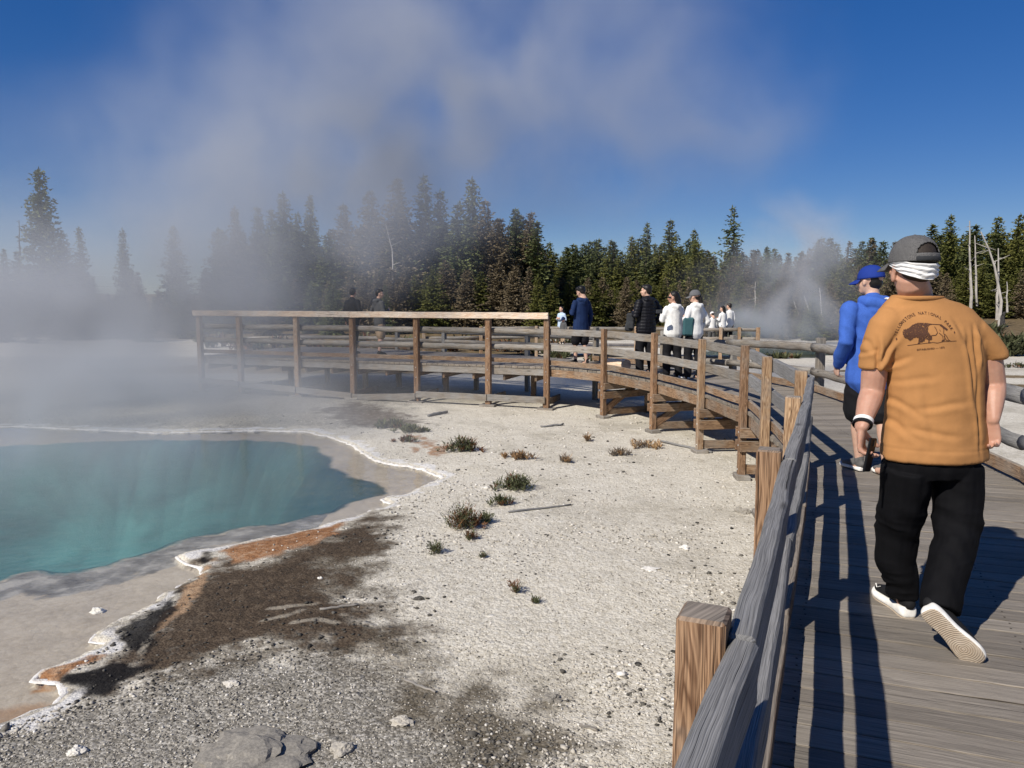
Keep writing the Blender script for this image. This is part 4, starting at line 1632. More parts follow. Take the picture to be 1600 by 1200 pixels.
bush(722, 704, 72, 24, 'low green and rust shrub on white gravel, upper middle of the slope', .35, 1300, seed=1)
bush(806, 764, 80, 24, 'wide dark green shrub on white gravel, right of the pool tip', .2, 1500, seed=2)
bush(782, 788, 46, 16, 'small flat green shrub just below the wide dark one', .15, 600, seed=3)
bush(722, 824, 66, 44, 'tallest reddish shrub with spiky stems near the pool tip', .5, 1700, seed=4)
bush(760, 816, 40, 16, 'small dark tuft at the right foot of the spiky reddish shrub', .1, 450, seed=14)
bush(738, 842, 22, 16, 'tiny rusty tuft below the spiky reddish shrub', .6, 260, seed=15)
bush(682, 866, 24, 20, 'small lone grey green tuft left of the slope', .05, 350, seed=5)
bush(806, 928, 14, 20, 'little reddish sprig alone on the open gravel', .5, 160, seed=6)
bush(836, 944, 12, 8, 'tiny green sprig right of the lone reddish one', .1, 90, seed=16)
bush(642, 676, 62, 12, 'flat dark green mat of growth below the platform', .05, 700, seed=7)
bush(604, 668, 70, 14, 'dark moss like mat near the far pool edge', .1, 700, seed=8)
bush(640, 690, 40, 10, 'rusty dry mat between the pool edge and the green mat', .8, 350, seed=17)
bush(815, 716, 80, 12, 'dry straw coloured weeds with bare twigs on the slope', .75, 600, mats=(TWIG, STRAW), seed=9)
bush(885, 722, 44, 10, 'thin grey dry weeds right of the straw coloured patch', .3, 260, mats=(TWIG, STRAW), seed=10)
bush(1010, 700, 90, 12, 'dry orange straw weeds near the boardwalk posts', .7, 500, mats=(TWIG, STRAW), seed=11)
bush(968, 712, 60, 10, 'grey twiggy weeds left of the orange straw by the posts', .2, 350, mats=(TWIG, STRAW), seed=18)
bush(918, 690, 12, 12, 'tiny orange tuft alone on the bright upper slope', .8, 90, mats=(TWIG, STRAW), seed=12)
bush(754, 872, 16, 8, 'speck of dark green growth below the shrubs', .1, 90, seed=13)
bush(1580, 556, 90, 34, 'green bush beside the charred stump at the right edge', .1, 1500, seed=20, blade=.10)
bush(1545, 540, 60, 36, 'green bush right behind the shoulder of the man in orange', .1, 1000, seed=21, blade=.10)
bush(1592, 575, 40, 8, 'dark sprig beyond the right log rail', .1, 200, seed=22)
for k, (u, v, w, h) in enumerate(((880, 560, 60, 14), (930, 566, 40, 12), (970, 580, 30, 14), (890, 545, 50, 12), (1215, 560, 60, 4), (1180, 575, 40, 5))):
    bush(u, v, w, h, ('dark tuft behind the platform rails near the blue coat', 'dark tuft behind the rails right of the blue coat', 'dark weeds behind the log rail beside the black jacket',
                      'brush at the far end of the platform clearing', 'dark sprigs at the edge of the blue grey far pool', 'dark weeds on the white ground below the far pool')[k], .1, 400, seed=30 + k, blade=.08)


for k in range(16):
    u = 330 + 36 * k + FR.uniform(-12, 12)
    v = FR.uniform(543, 556)
    bush(u, v, FR.uniform(40, 80), FR.uniform(12, 26), 'brown brush clump growing behind the viewing platform', FR.uniform(.2, .6), 260, seed=60 + k, blade=.10, mats=(BUSH, BUSH_RED), group='brush behind the platform')
# sticks on the ground
def stick(p, q, r, label, mat=None):
    a, b = G(p[0], p[1], -.92), G(q[0], q[1], -.92)
    m = MB()
    a.z = gz(a.x, a.y) + r * .8
    b.z = gz(b.x, b.y) + r * .8
    m.log(a, b, r, seg=7, k=6, jit=r * .5)
    o = m.build('stick', mat or W_RAIL, None, smooth=True)
    tag(o, label, 'stick')


stick((905, 1128), (936, 1138), .011, 'short pale stick on the lower gravel', W_LOG)
stick((630, 1060), (680, 1078), .008, 'pale splinter across the brown wet track', W_LOG)
stick((845, 668), (880, 664), .02, 'grey stick on the ground by the platform corner post')
stick((795, 800), (892, 788), .012, 'long thin bare twig on the open slope')
stick((500, 952), (560, 944), .008, 'straw stalk on the dark stained ground', W_LOG)
stick((668, 650), (700, 645), .03, 'grey driftwood under the platform bottom rail', W_RAIL)
stick((1030, 690), (1112, 708), .018, 'bent dark root lying between two boardwalk posts')
# ------------------------------------------------------------------ figures: lofted limbs fused into one skin
def loft(bm, pts, rad, right=(1, 0, 0), n=14, caps=True, flat=False):
    """tube through pts; rad = radius or (rx, ry), rx measured along 'right'"""
    pts = [V(p) for p in pts]
    rad = [(r, r) if isinstance(r, (int, float)) else r for r in rad]
    right = V(right)
    if caps:
        d0 = (pts[0] - pts[1]).normalized()
        d1 = (pts[-1] - pts[-2]).normalized()
        r0, r1 = min(rad[0]), min(rad[-1])
        e0 = [(pts[0] + d0 * r0 * .92, .35), (pts[0] + d0 * r0 * .6, .78)]
        e1 = [(pts[-1] + d1 * r1 * .6, .78), (pts[-1] + d1 * r1 * .92, .35)]
        rad = [(rad[0][0] * k, rad[0][1] * k) for _, k in e0] + rad + [(rad[-1][0] * k, rad[-1][1] * k) for _, k in e1]
        pts = [p for p, _ in e0] + pts + [p for p, _ in e1]
    rings = []
    m = len(pts)
    for i in range(m):
        d = (pts[min(i + 1, m - 1)] - pts[max(i - 1, 0)]).normalized()
        s = (right - d * right.dot(d))
        if s.length < 1e-3:
            s = d.orthogonal()
        s.normalize()
        f = d.cross(s)
        if flat:
            s, f = right.normalized(), V((0, 1, 0))
        ring = []
        for j in range(n):
            a = 6.28318 * j / n
            ring.append(bm.verts.new(pts[i] + s * (rad[i][0] * math.cos(a)) + f * (rad[i][1] * math.sin(a))))
        rings.append(ring)
    for a, b in zip(rings[:-1], rings[1:]):
        for j in range(n):
            bm.faces.new((a[j], a[(j + 1) % n], b[(j + 1) % n], b[j]))
    bm.faces.new(rings[0][::-1])
    bm.faces.new(rings[-1])


def ell(bm, c, r, M=None, seg=18):
    res = bmesh.ops.create_uvsphere(bm, u_segments=seg, v_segments=max(8, seg // 2 + 2), radius=1.0)
    T = Matrix.Translation(V(c)) @ Matrix.Diagonal((r[0], r[1], r[2], 1))
    if M is not None:
        T = M @ T
    for v in res['verts']:
        v.co = T @ v.co


def fuse(bm, name, mats, parent, voxel=.012, smooth=3, disp=None, decim=0, mat_fn=None):
    """voxel-fuse the lofted pieces into one continuous surface, in the parent's space"""
    bmesh.ops.recalc_face_normals(bm, faces=bm.faces)
    me = bpy.data.meshes.new(name + '_raw')
    bm.to_mesh(me)
    bm.free()
    tmp = bpy.data.objects.new(name + '_raw', me)
    COL.objects.link(tmp)
    r = tmp.modifiers.new('r', 'REMESH')
    r.mode = 'VOXEL'
    r.voxel_size = voxel
    if smooth:
        s = tmp.modifiers.new('s', 'SMOOTH')
        s.factor = .5
        s.iterations = smooth
    dg = bpy.context.evaluated_depsgraph_get()
    out = bpy.data.meshes.new_from_object(tmp.evaluated_get(dg))
    bpy.data.objects.remove(tmp)
    bpy.data.meshes.remove(me)
    out.name = name
    if disp:
        nv = len(out.vertices)
        co = np.empty(nv * 3, np.float32)
        out.vertices.foreach_get('co', co)
        no = np.empty(nv * 3, np.float32)
        out.vertices.foreach_get('normal', no)
        co, no = co.reshape(-1, 3), no.reshape(-1, 3)
        h = np.array([disp(V(p), V(q)) for p, q in zip(co.tolist(), no.tolist())], np.float32)
        out.vertices.foreach_set('co', (co + no * h[:, None]).ravel())
        out.update()
    out.materials.clear()
    o = link_mesh(name, out, mats, parent)
    if mat_fn:
        idx = [mat_fn(p.center, p.normal) for p in out.polygons]
        out.polygons.foreach_set('material_index', idx)
    out.polygons.foreach_set('use_smooth', np.ones(len(out.polygons), bool))
    return o


def hand(bm, W, D, N, curl=.35, s=1.0, spread=.12, thumb_side=1, thumb_curl=.3, curls=None):
    """palm, four unequal fingers and a thumb; D to the fingertips, N out of the palm"""
    W, D, N = V(W), V(D).normalized(), V(N)
    N = (N - D * N.dot(D)).normalized()
    S = D.cross(N).normalized() * thumb_side       # towards the thumb
    loft(bm, [W, W + D * .03 * s, W + D * .065 * s, W + D * .095 * s], [(.024 * s, .018 * s), (.033 * s, .017 * s), (.041 * s, .015 * s), (.040 * s, .012 * s)], right=S, n=12)
    L = (.068, .076, .071, .056)
    for i in range(4):
        off = (1.5 - i) * .0205 * s
        p = W + D * (.088 - abs(i - 1.2) * .004) * s + S * off
        d = (D + S * (1.5 - i) * spread).normalized()
        c = (curls[i] if curls else curl * (1 + .12 * i))
        pts, rr = [p - d * .015 * s, p], [.0105 * s, .0105 * s]
        ax = d.cross(N)
        for k, (fr, cc) in enumerate(((.44, 1.0), (.32, 1.15), (.24, .8))):
            d = Quaternion(ax, c * cc) @ d
            p = p + d * L[i] * fr * s
            pts.append(p)
            rr.append((.0098, .0088, .0076)[k] * s)
        loft(bm, pts, rr, right=S, n=8)
    p = W + D * .022 * s + S * .026 * s
    d = (D * .72 + S * .62 + N * .32).normalized()
    pts, rr = [p - d * .012 * s, p], [.015 * s, .0145 * s]
    ax = d.cross((N - S * .7).normalized())
    for fr, k in ((.040, .0125), (.032, .0105), (.026, .0088)):
        p = p + d * fr * s
        pts.append(p)
        rr.append(k * s)
        d = Quaternion(ax, thumb_curl) @ d
    loft(bm, pts, rr, right=N, n=8)


def head_shapes(bm, M, s=1.0, neck=True):
    """head of about 23 cm with brow, nose, lips, chin and ears; origin at the middle of the head, +y the face"""
    S = M @ Matrix.Diagonal((s, s, s, 1))
    ell(bm, (0, -.012, .028), (.076, .096, .090), S, 24)
    ell(bm, (0, .012, -.03), (.066, .078, .088), S, 20)
    ell(bm, (0, .042, -.082), (.043, .044, .034), S, 16)
    ell(bm, (0, .074, .018), (.050, .020, .018), S, 14)
    ell(bm, (0, .096, -.022), (.012, .020, .024), S, 10)
    ell(bm, (0, .104, -.034), (.016, .014, .011), S, 10)
    ell(bm, (0, .080, -.066), (.026, .016, .012), S, 10)
    for sx in (-1, 1):
        ell(bm, (sx * .034, .074, -.030), (.024, .018, .020), S, 10)
        ell(bm, (sx * .077, -.008, -.016), (.010, .020, .032), S @ Matrix.Rotation(sx * .3, 4, 'Z'), 10)
    if not neck:
        return
    loft(bm, [S @ V((0, -.018, -.06)), S @ V((0, -.028, -.11)), S @ V((0, -.034, -.17))], [.055 * s, .054 * s, .062 * s], right=(1, 0, 0))


def skin_mat(name, col, rough=.5):
    m, nt, b = new_mat(name)
    pos = nd(nt, 'ShaderNodeTexCoord').outputs['Object']
    f = noise(nt, pos, 22, 5, .6)
    c = mix(nt, ramp(nt, f, [(.35, 0.0), (.7, 1.0)]), tuple(x * y for x, y in zip(col, (.86, .80, .78))), col)
    setin(nt, b, 'Base Color', c)
    b.inputs['Roughness'].default_value = rough
    b.inputs['Specular IOR Level'].default_value = .35
    b.inputs['Subsurface Weight'].default_value = .12
    b.inputs['Subsurface Radius'].default_value = (.012, .005, .003)
    bump(nt, b, noise(nt, pos, 380, 3), .15, .001)
    return m


SKIN = skin_mat('skin', (.47, .27, .19))
SKIN2 = skin_mat('pale_skin', (.60, .39, .29))
HAIR = simple_mat('black_hair', (.013, .011, .010), .45, .4, 120, .5, 260)
EYE = simple_mat('eye', (.02, .015, .012), .2)
GLASS = simple_mat('dark_lens', (.01, .01, .012), .12, spec=.6)


def cloth(name, col, rough=.85, weave=700.0, var=.12, heather=0.0):
    m, nt, b = new_mat(name)
    pos = nd(nt, 'ShaderNodeTexCoord').outputs['Object']
    f = noise(nt, pos, 9, 5, .65)
    c = mix(nt, ramp(nt, f, [(.3, 0.0), (.7, 1.0)]), tuple(x * (1 - var) for x in col), tuple(min(1, x * (1 + var)) for x in col))
    if heather:
        h = noise(nt, pos, 160, 3, .7)
        c = mix(nt, mth(nt, 'MULTIPLY', ramp(nt, h, [(.4, 0.0), (.65, 1.0)]), heather), c, tuple(min(1, x * 1.7 + .02) for x in col))
    setin(nt, b, 'Base Color', c)
    b.inputs['Roughness'].default_value = rough
    b.inputs['Specular IOR Level'].default_value = .2
    b.inputs['Sheen Weight'].default_value = .0
    w = mth(nt, 'ADD', mth(nt, 'MULTIPLY', noise(nt, pos, weave, 2), .5), noise(nt, pos, 60, 4, .6))
    bump(nt, b, w, .22, .004)
    return m


def folds(seed, amp=.006, sc=9.0, dirs=((1, 0, .25), (.4, 0, 1))):
    off = V((seed * 7.3, seed * 3.1, seed))

    def f(p, n):
        q = V((p.x * sc, p.y * sc, p.z * sc * .45)) + off
        a = mnoise.noise(q + V((mnoise.noise(p * 4 + off), mnoise.noise(p * 5 - off), 0)) * 1.2)
        b = 1 - abs(mnoise.noise(V((p.x * sc * .7 + p.z * sc * .8, p.y * sc * .7, p.z * sc * .25)) + off * 1.7)) * 2
        return amp * (a * .9 + (b - .5) * .8)
    return f


def shoe(parent, heel, toe, L=.285, up=(0, 0, 1), upper=None, sole=None, out=None, w=1.0, thick=.030, heel_t=None, collar=True):
    """running shoe: upper, foam sole and thin outsole; heel and toe are ground contact points"""
    heel, toe, up = V(heel), V(toe), V(up)
    fy = (toe - heel).normalized()
    fx = fy.cross(up).normalized()
    fz = fx.cross(fy)
    M = Matrix(((fx.x, fy.x, fz.x, heel.x), (fx.y, fy.y, fz.y, heel.y), (fx.z, fy.z, fz.z, heel.z), (0, 0, 0, 1)))
    prof = [(0.0, .022), (.03, .031), (.12, .037), (.28, .034), (.42, .033), (.58, .041), (.74, .049), (.88, .045), (.96, .033), (1.0, .016)]
    ht = heel_t or thick * 1.3

    def slab(name, mat, z0, z1, grow, shift=0.0, keel=0.0):
        vs, fs = [], []
        K = 4
        for t, hw in prof:
            hw = hw * w + grow
            y = t * L + (t - .5) * 2 * grow
            cx = math.sin(t * 3.1) * .006
            rise = .012 * max(0, (t - .78) / .22) ** 2
            a, b = (z0(t) + rise), (z1(t) + rise)
            ring = []
            for (sx, zz, g) in ((-1, a, .86), (-.5, a - .001, .86), (.5, a - .001, .86), (1, a, .86), (1.03, a + (b - a) * .25, 1), (1.0, b, .96), (0, b, .96), (-1.0, b, .96), (-1.03, a + (b - a) * .25, 1)):
                ring.append((cx + sx * hw * g, y, zz))
            vs.append(ring)
        n = len(vs[0])
        flat = [tuple(M @ V(p)) for r in vs for p in r]
        for i in range(len(prof) - 1):
            for j in range(n):
                fs.append((i * n + j, i * n + (j + 1) % n, (i + 1) * n + (j + 1) % n, (i + 1) * n + j))
        fs.append(tuple(range(n))[::-1])
        fs.append(tuple((len(prof) - 1) * n + j for j in range(n)))
        bm = bmesh.new()
        bv = [bm.verts.new(p) for p in flat]
        for f in fs:
            bm.faces.new([bv[i] for i in f])
        bmesh.ops.recalc_face_normals(bm, faces=bm.faces)
        me = bpy.data.meshes.new(name)
        bm.to_mesh(me)
        bm.free()
        o = link_mesh(name, me, mat, None)
        md = o.modifiers.new('round', 'SUBSURF')
        md.levels = md.render_levels = 2
        me.polygons.foreach_set('use_smooth', np.ones(len(me.polygons), bool))
        return o

    bm = bmesh.new()
    pts = [(0, .012, thick + .035), (0, .05, thick + .042), (0, .12, thick + .034), (0, .19, thick + .022), (0, .245, thick + .014), (0, L - .022, thick + .010)]
    rd = [(.031, .034), (.036, .045), (.036, .036), (.042, .026), (.043, .019), (.026, .012)]
    loft(bm, [M @ V((math.sin(p[1] / L * 3.1) * .006, p[1] * L / .285, p[2])) for p in pts], rd, right=fx)
    if collar:
        loft(bm, [M @ V((0, .045, thick + .05)), M @ V((0, .047, thick + .085))], [(.036, .046), (.034, .043)], right=fx)
    up_o = fuse(bm, 'shoe', [upper], parent, .006, 2)
    s = slab('sole', sole, lambda t: .006, lambda t: thick + (ht - thick) * max(0, 1 - t / .5) + .004, .003)
    s.parent = up_o
    if out:
        o2 = slab('outsole', out, lambda t: -.001, lambda t: .008, .0)
        o2.parent = up_o
    return up_o


def cap_mesh(name, M, mat, parent, s=1.0, brim=True, opening=False, voxel=None, tilt=-.10):
    """baseball cap: six-panel dome, curved brim, button"""
    T = M @ Matrix.Rotation(tilt, 4, 'X') @ Matrix.Diagonal((s, s, s, 1))
    bm = bmesh.new()
    nu, nv = (120, 40) if opening else (48, 14)
    rows = []
    for i in range(nv + 1):
        ph = (i / nv) * (math.pi / 2)
        row = []
        for j in range(nu):
            a = 6.28318 * j / nu
            seam = 1 - .010 * max(0, 1 - abs(((j / nu * 6 + .5) % 1) - .5) / .06) * math.cos(ph)
            r = math.cos(ph) ** .82
            row.append(bm.verts.new(T @ V((.0865 * r * seam * math.sin(a), -.010 + .1045 * r * seam * math.cos(a), .012 + .108 * math.sin(ph) ** .95 * seam))))
        rows.append(row)
    for i in range(nv):
        for j in range(nu):
            if opening:
                a = ((j + .5) / nu * 6.28318 + math.pi) % 6.28318 - math.pi     # 0 = front
                back = math.pi - abs(a)
                ti = i / nv * 14
                if 2.2 <= ti and (back / .66) ** 2 + ((ti - 2.2) / 4.2) ** 2 < 1:
                    continue
            bm.faces.new((rows[i][j], rows[i][(j + 1) % nu], rows[i + 1][(j + 1) % nu], rows[i + 1][j]))
    bm.faces.new(rows[-1])
    me = bpy.data.meshes.new(name)
    bmesh.ops.recalc_face_normals(bm, faces=bm.faces)
    bm.to_mesh(me)
    bm.free()
    o = link_mesh(name, me, mat, parent)
    md = o.modifiers.new('thick', 'SOLIDIFY')
    md.thickness = .004
    md.offset = 1
    me.polygons.foreach_set('use_smooth', np.ones(len(me.polygons), bool))
    if brim:
        bm = bmesh.new()
        rr = []
        for i in range(7):
            t = i / 6
            row = []
            for j in range(13):
                a = (j / 12 - .5) * 2.0
                R0 = V((.0875 * math.sin(a), -.010 + .1055 * math.cos(a), .018))
                ext = .078 * math.sqrt(max(0, 1 - (a / 1.0) ** 2 * .93))
                q = R0 + V((math.sin(a) * .35, 1, -.18 - .25 * t)) * (ext * t)
                q.z -= .020 * (a ** 2) * (.4 + t)
                row.append(bm.verts.new(T @ q))
            rr.append(row)
        for i in range(6):
            for j in range(12):
                bm.faces.new((rr[i][j], rr[i + 1][j], rr[i + 1][j + 1], rr[i][j + 1]))
        me = bpy.data.meshes.new('brim')
        bmesh.ops.recalc_face_normals(bm, faces=bm.faces)
        bm.to_mesh(me)
        bm.free()
        b = link_mesh('brim', me, mat, None)
        b.parent = o
        md = b.modifiers.new('thick', 'SOLIDIFY')
        md.thickness = .004
        me.polygons.foreach_set('use_smooth', np.ones(len(me.polygons), bool))
    bm = bmesh.new()
    ell(bm, (0, -.010, .122), (.008, .008, .005), T, 10)
    me = bpy.data.meshes.new('button')
    bm.to_mesh(me)
    bm.free()
    b = link_mesh('button', me, mat, None)
    b.parent = o
    return o


def hair_mesh(M, parent, style='short', s=1.0, mat=None, voxel=.010):
    bm = bmesh.new()
    S = M @ Matrix.Diagonal((s, s, s, 1))
    ell(bm, (0, -.022, .040), (.083, .096, .090), S, 20)
    ell(bm, (0, -.045, -.005), (.074, .070, .075), S, 16)
    if style == 'short':
        ell(bm, (0, .045, .085), (.055, .050, .036), S, 14)
    if style == 'bushy':
        ell(bm, (0, .030, .085), (.072, .070, .050), S, 14)
        ell(bm, (0, -.04, .06), (.09, .085, .08), S, 14)
    if style == 'pony':
        loft(bm, [S @ V((0, -.10, .02)), S @ V((0, -.135, -.03)), S @ V((.01, -.135, -.13)), S @ V((.01, -.12, -.24))], [.026, .032, .030, .012])
    if style == 'long':
        loft(bm, [S @ V((0, -.06, .02)), S @ V((0, -.085, -.10)), S @ V((0, -.10, -.2)), S @ V((0, -.10, -.30))], [(.08, .05), (.085, .045), (.075, .035), (.04, .02)])
    o = fuse(bm, 'hair', [mat or HAIR], parent, voxel, 1, folds(3, .004, 30))
    return o


def eyes(M, parent, s=1.0):
    for sx in (-1, 1):
        bm = bmesh.new()
        ell(bm, (sx * .032 * s, .083 * s, .002 * s), (.011 * s, .008 * s, .006 * s), M, 10)
        me = bpy.data.meshes.new('eye')
        bm.to_mesh(me)
        bm.free()
        link_mesh('eye', me, EYE, parent)


# ---------------------------------------------------------------- general visitor
def visitor(loc, H, yaw, label, group=None, head_yaw=0.0, head_pitch=0.0, top=None, legs=None, shoe_m=None, sole_m=None, cap=None, hair='short', skin=None,
            arm_l='down', arm_r='down', top_len=.86, sleeve='long', leg_len='long', hood=False, bulk=1.0, stride=.06, voxel=.014, female=False,
            glasses=False, quilt=False, lean=0.0, side=0.0, stance=.11, child=False, under=None, name='person'):
    """standing figure; x right, y ahead, z up in its own space"""
    o = empty(name, loc, yaw)
    tag(o, label, 'person', group)
    k = H / 1.75
    sk = skin or SKIN2
    sh = (.160 if female else .182) * (1 + .12 * (bulk - 1))
    ln = V((0, lean, 0))

    def J(x, y, z):
        return V(((x + side * z / 1.6) * k, (y + lean * max(0, z - .95) * 1.0) * k, z * k))
    hc = J(0, .02, 1.635)
    MH = Matrix.Translation(hc) @ Matrix.Rotation(head_yaw, 4, 'Z') @ Matrix.Rotation(head_pitch, 4, 'X')
    hs = (1.0 if not child else 1.12) * k ** .5
    arms = {}
    for sd, mode in ((-1, arm_l), (1, arm_r)):
        S = J(sd * sh, -.01, 1.415)
        if mode == 'down':
            E, Wr, hd, pn = J(sd * (sh + .065), -.035, 1.13), J(sd * (sh + .075), .03, .885), V((0, .12, -1)), V((-sd, .1, 0))
        elif mode == 'pocket':
            E, Wr, hd, pn = J(sd * (sh + .115), -.09, 1.15), J(sd * (sh - .0), .07, .96), V((-sd * .3, .25, -1)), V((-sd, 0, 0))
        elif mode == 'walk':
            E, Wr, hd, pn = J(sd * (sh + .055), -.06, 1.13), J(sd * (sh + .02), .12, .93), V((-sd * .1, .45, -1)), V((-sd, .1, 0))
        elif mode == 'bent':
            E, Wr, hd, pn = J(sd * (sh + .075), -.02, 1.15), J(sd * (sh - .06), .20, 1.20), V((-sd * .5, .7, .25)), V((-sd * .6, -.5, 0))
        elif mode == 'phone':
            E, Wr, hd, pn = J(sd * (sh + .07), .04, 1.17), J(sd * (sh - .07), .25, 1.30), V((-sd * .4, .5, .7)), V((-sd, -.6, 0))
        elif mode == 'back':
            E, Wr, hd, pn = J(sd * (sh + .10), -.13, 1.14), J(sd * .06, -.17, 1.0), V((-sd, -.1, -.3)), V((0, -1, 0))
        arms[sd] = (S, E, Wr, hd, pn)
    st = {-1: stride, 1: -stride}
    lg = {}
    for sd in (-1, 1):
        lg[sd] = (J(sd * .085, 0, .92), J(sd * (stance * .5 + .045), .03 + st[sd] * .6, .50), J(sd * stance, -.02 + st[sd], .10))
    bm = bmesh.new()
    head_shapes(bm, MH, hs)
    loft(bm, [J(0, 0, .86), J(0, 0, .95), J(0, 0, 1.08), J(0, 0, 1.25), J(0, -.01, 1.37), J(0, -.015, 1.45), J(0, -.012, 1.5)],
         [(.13 * k, .10 * k), (.16 * k, .11 * k), (.135 * k, .095 * k), (.15 * k, .105 * k), (.145 * k, .09 * k), (.085 * k, .06 * k), (.056 * k, .056 * k)])
    for sd in (-1, 1):
        S, E, Wr, hd, pn = arms[sd]
        loft(bm, [S.lerp(E, .12), S.lerp(E, .5), E, E.lerp(Wr, .4), Wr], [.044 * k, .043 * k, .038 * k, .040 * k, .027 * k])
        hand(bm, Wr, hd, pn, .45, k * 1.02, thumb_side=-1 if sd < 0 else 1)
        h_, kn, an = lg[sd]
        loft(bm, [h_, h_.lerp(kn, .5), kn, kn.lerp(an, .35), an], [.082 * k, .072 * k, .052 * k, .055 * k, .036 * k])
        loft(bm, [an, an + V((0, .01, -.05)) * k, an + V((0, .12, -.065)) * k], [.036 * k, .036 * k, .03 * k])
    fuse(bm, 'body', [sk], o, min(voxel, .011), 2)
    eyes(MH, o, hs)
    if hair:
        hair_mesh(MH @ Matrix.Translation((0, 0, -.012 if cap else 0)), o, hair, hs * (.90 if cap else 1.0), voxel=min(voxel, .011))
    # upper garment
    g = .010 + .013 * bulk
    bm = bmesh.new()
    zb = top_len
    loft(bm, [J(0, .0, zb), J(0, .0, zb + .06), J(0, 0, 1.08), J(0, 0, 1.25), J(0, -.01, 1.37), J(0, -.015, 1.44), J(0, -.012, 1.475)],
         [(.172 * k + g, .122 * k + g * 1.1), (.172 * k + g, .118 * k + g * 1.1), (.145 * k + g, .108 * k + g * 1.2), (.158 * k + g, .115 * k + g), (.160 * k + g, .105 * k + g), (.118 * k + g, .078 * k + g), (.070 * k, .070 * k)])
    for sd in (-1, 1):
        S, E, Wr, hd, pn = arms[sd]
        S = S + V((-sd * .012, 0, -.022)) * k
        if sleeve == 'long':
            loft(bm, [S, S.lerp(E, .5), E, E.lerp(Wr, .5), E.lerp(Wr, .97)], [.052 * k + g * .6, .048 * k + g * .55, .043 * k + g * .5, .040 * k + g * .45, .033 * k + g * .35])
        else:
            loft(bm, [S, S.lerp(E, .45), S.lerp(E, .8)], [.058 * k + g, .056 * k + g, .055 * k + g])
    if hood:
        loft(bm, [J(-.10, -.02, 1.475), J(-.085, -.10, 1.46), J(0, -.135, 1.44), J(.085, -.10, 1.46), J(.10, -.02, 1.475)], [.034 * k, .044 * k, .052 * k, .044 * k, .034 * k], right=(0, 0, 1))
        loft(bm, [J(0, -.09, 1.47), J(0, -.125, 1.38), J(0, -.12, 1.31)], [(.10 * k, .04 * k), (.09 * k, .035 * k), (.04 * k, .02 * k)])
    fz = folds(hash_s(label), .006 if bulk < 1.85 else .011, 10)
    if quilt:
        def fq(p, n, fz=fz):
            return fz(p, n) * .5 + .011 * abs(math.sin(p.z / k * 3.14159 / .062 + 3 * 0)) ** .6
        df = fq
    else:
        df = fz
    fuse(bm, 'jacket' if sleeve == 'long' else 'shirt', [top], o, voxel, 2, df)
    # lower garment
    gl = .014 + .008 * bulk
    bm = bmesh.new()
    loft(bm, [J(0, 0, .87), J(0, 0, .96), J(0, 0, 1.03)], [(.132 * k + gl * .7, .102 * k + gl * .7), (.150 * k, .105 * k), (.13 * k, .09 * k)])
    for sd in (-1, 1):
        h_, kn, an = lg[sd]
        if leg_len == 'long':
            loft(bm, [h_, h_.lerp(kn, .5), kn, kn.lerp(an, .5), an + V((0, 0, -.03 * k))], [.085 * k + gl, .076 * k + gl, .060 * k + gl, .056 * k + gl, .048 * k + gl])
        else:
            loft(bm, [h_.lerp(kn, .14), h_.lerp(kn, .5), h_.lerp(kn, .92)], [.080 * k + gl, .082 * k + gl * 1.2, .078 * k + gl * 1.3])
    fuse(bm, 'trousers' if leg_len == 'long' else 'shorts', [legs], o, voxel, 2, folds(hash_s(label) + 5, .006, 12))
    for sd in (-1, 1):
        h_, kn, an = lg[sd]
        he = V((an.x, an.y - .05 * k, 0.004))
        shoe(o, he, he + V((sd * .03, .27 * k, 0)), .27 * k, upper=shoe_m, sole=sole_m, w=.95 * k)
    if cap:
        cap_mesh('cap', MH, cap, o, 1.02 * hs)
    if glasses:
        bm = bmesh.new()
        loft(bm, [MH @ V((-.07, .055, .002)) , MH @ V((-.045, .088, 0)), MH @ V((0, .100, .004)), MH @ V((.045, .088, 0)), MH @ V((.07, .055, .002))], [(.014, .004), (.020, .005), (.012, .004), (.020, .005), (.014, .004)], right=(0, 0, 1))
        me = bpy.data.meshes.new('sunglasses')
        bm.to_mesh(me)
        bm.free()
        link_mesh('sunglasses', me, GLASS, o)
    return o, MH


def hash_s(s):
    return sum((i + 1) * ord(c) for i, c in enumerate(s)) % 97


BLK = cloth('black_cloth', (.010, .010, .012), .75)
NAVY = cloth('navy_cloth', (.012, .028, .085), .8)
DGREY = cloth('dark_grey_cloth', (.035, .037, .04), .85)
GREY = cloth('grey_fleece', (.085, .085, .085), .9, heather=.3)
WHITE = cloth('white_cloth', (.74, .73, .70), .8)
TAN = cloth('tan_cloth', (.40, .29, .19), .85)
PUFF = cloth('puffer_nylon', (.008, .008, .011), .5)
BLUE = cloth('blue_fleece', (.040, .105, .385), .88, heather=.3)
LBLUE = cloth('pale_blue_cloth', (.45, .56, .68), .8)
TEAL = cloth('teal_bag_cloth', (.04, .10, .11), .8)
CAPG = cloth('grey_cap_cloth', (.12, .12, .125), .9)
CAPB = cloth('blue_cap_cloth', (.012, .035, .22), .8)
RUB_W = simple_mat('white_rubber', (.80, .78, .73), .6)
RUB_B = simple_mat('black_rubber', (.02, .02, .02), .7)
KNIT = cloth('black_knit', (.012, .012, .013), .8, 500)
KNIT_G = cloth('grey_knit', (.13, .125, .12), .8, 500, .4)


def at_px(u, v, z=0.0):
    q = G(u, v, z)
    return (q.x, q.y, z)


PI = math.pi
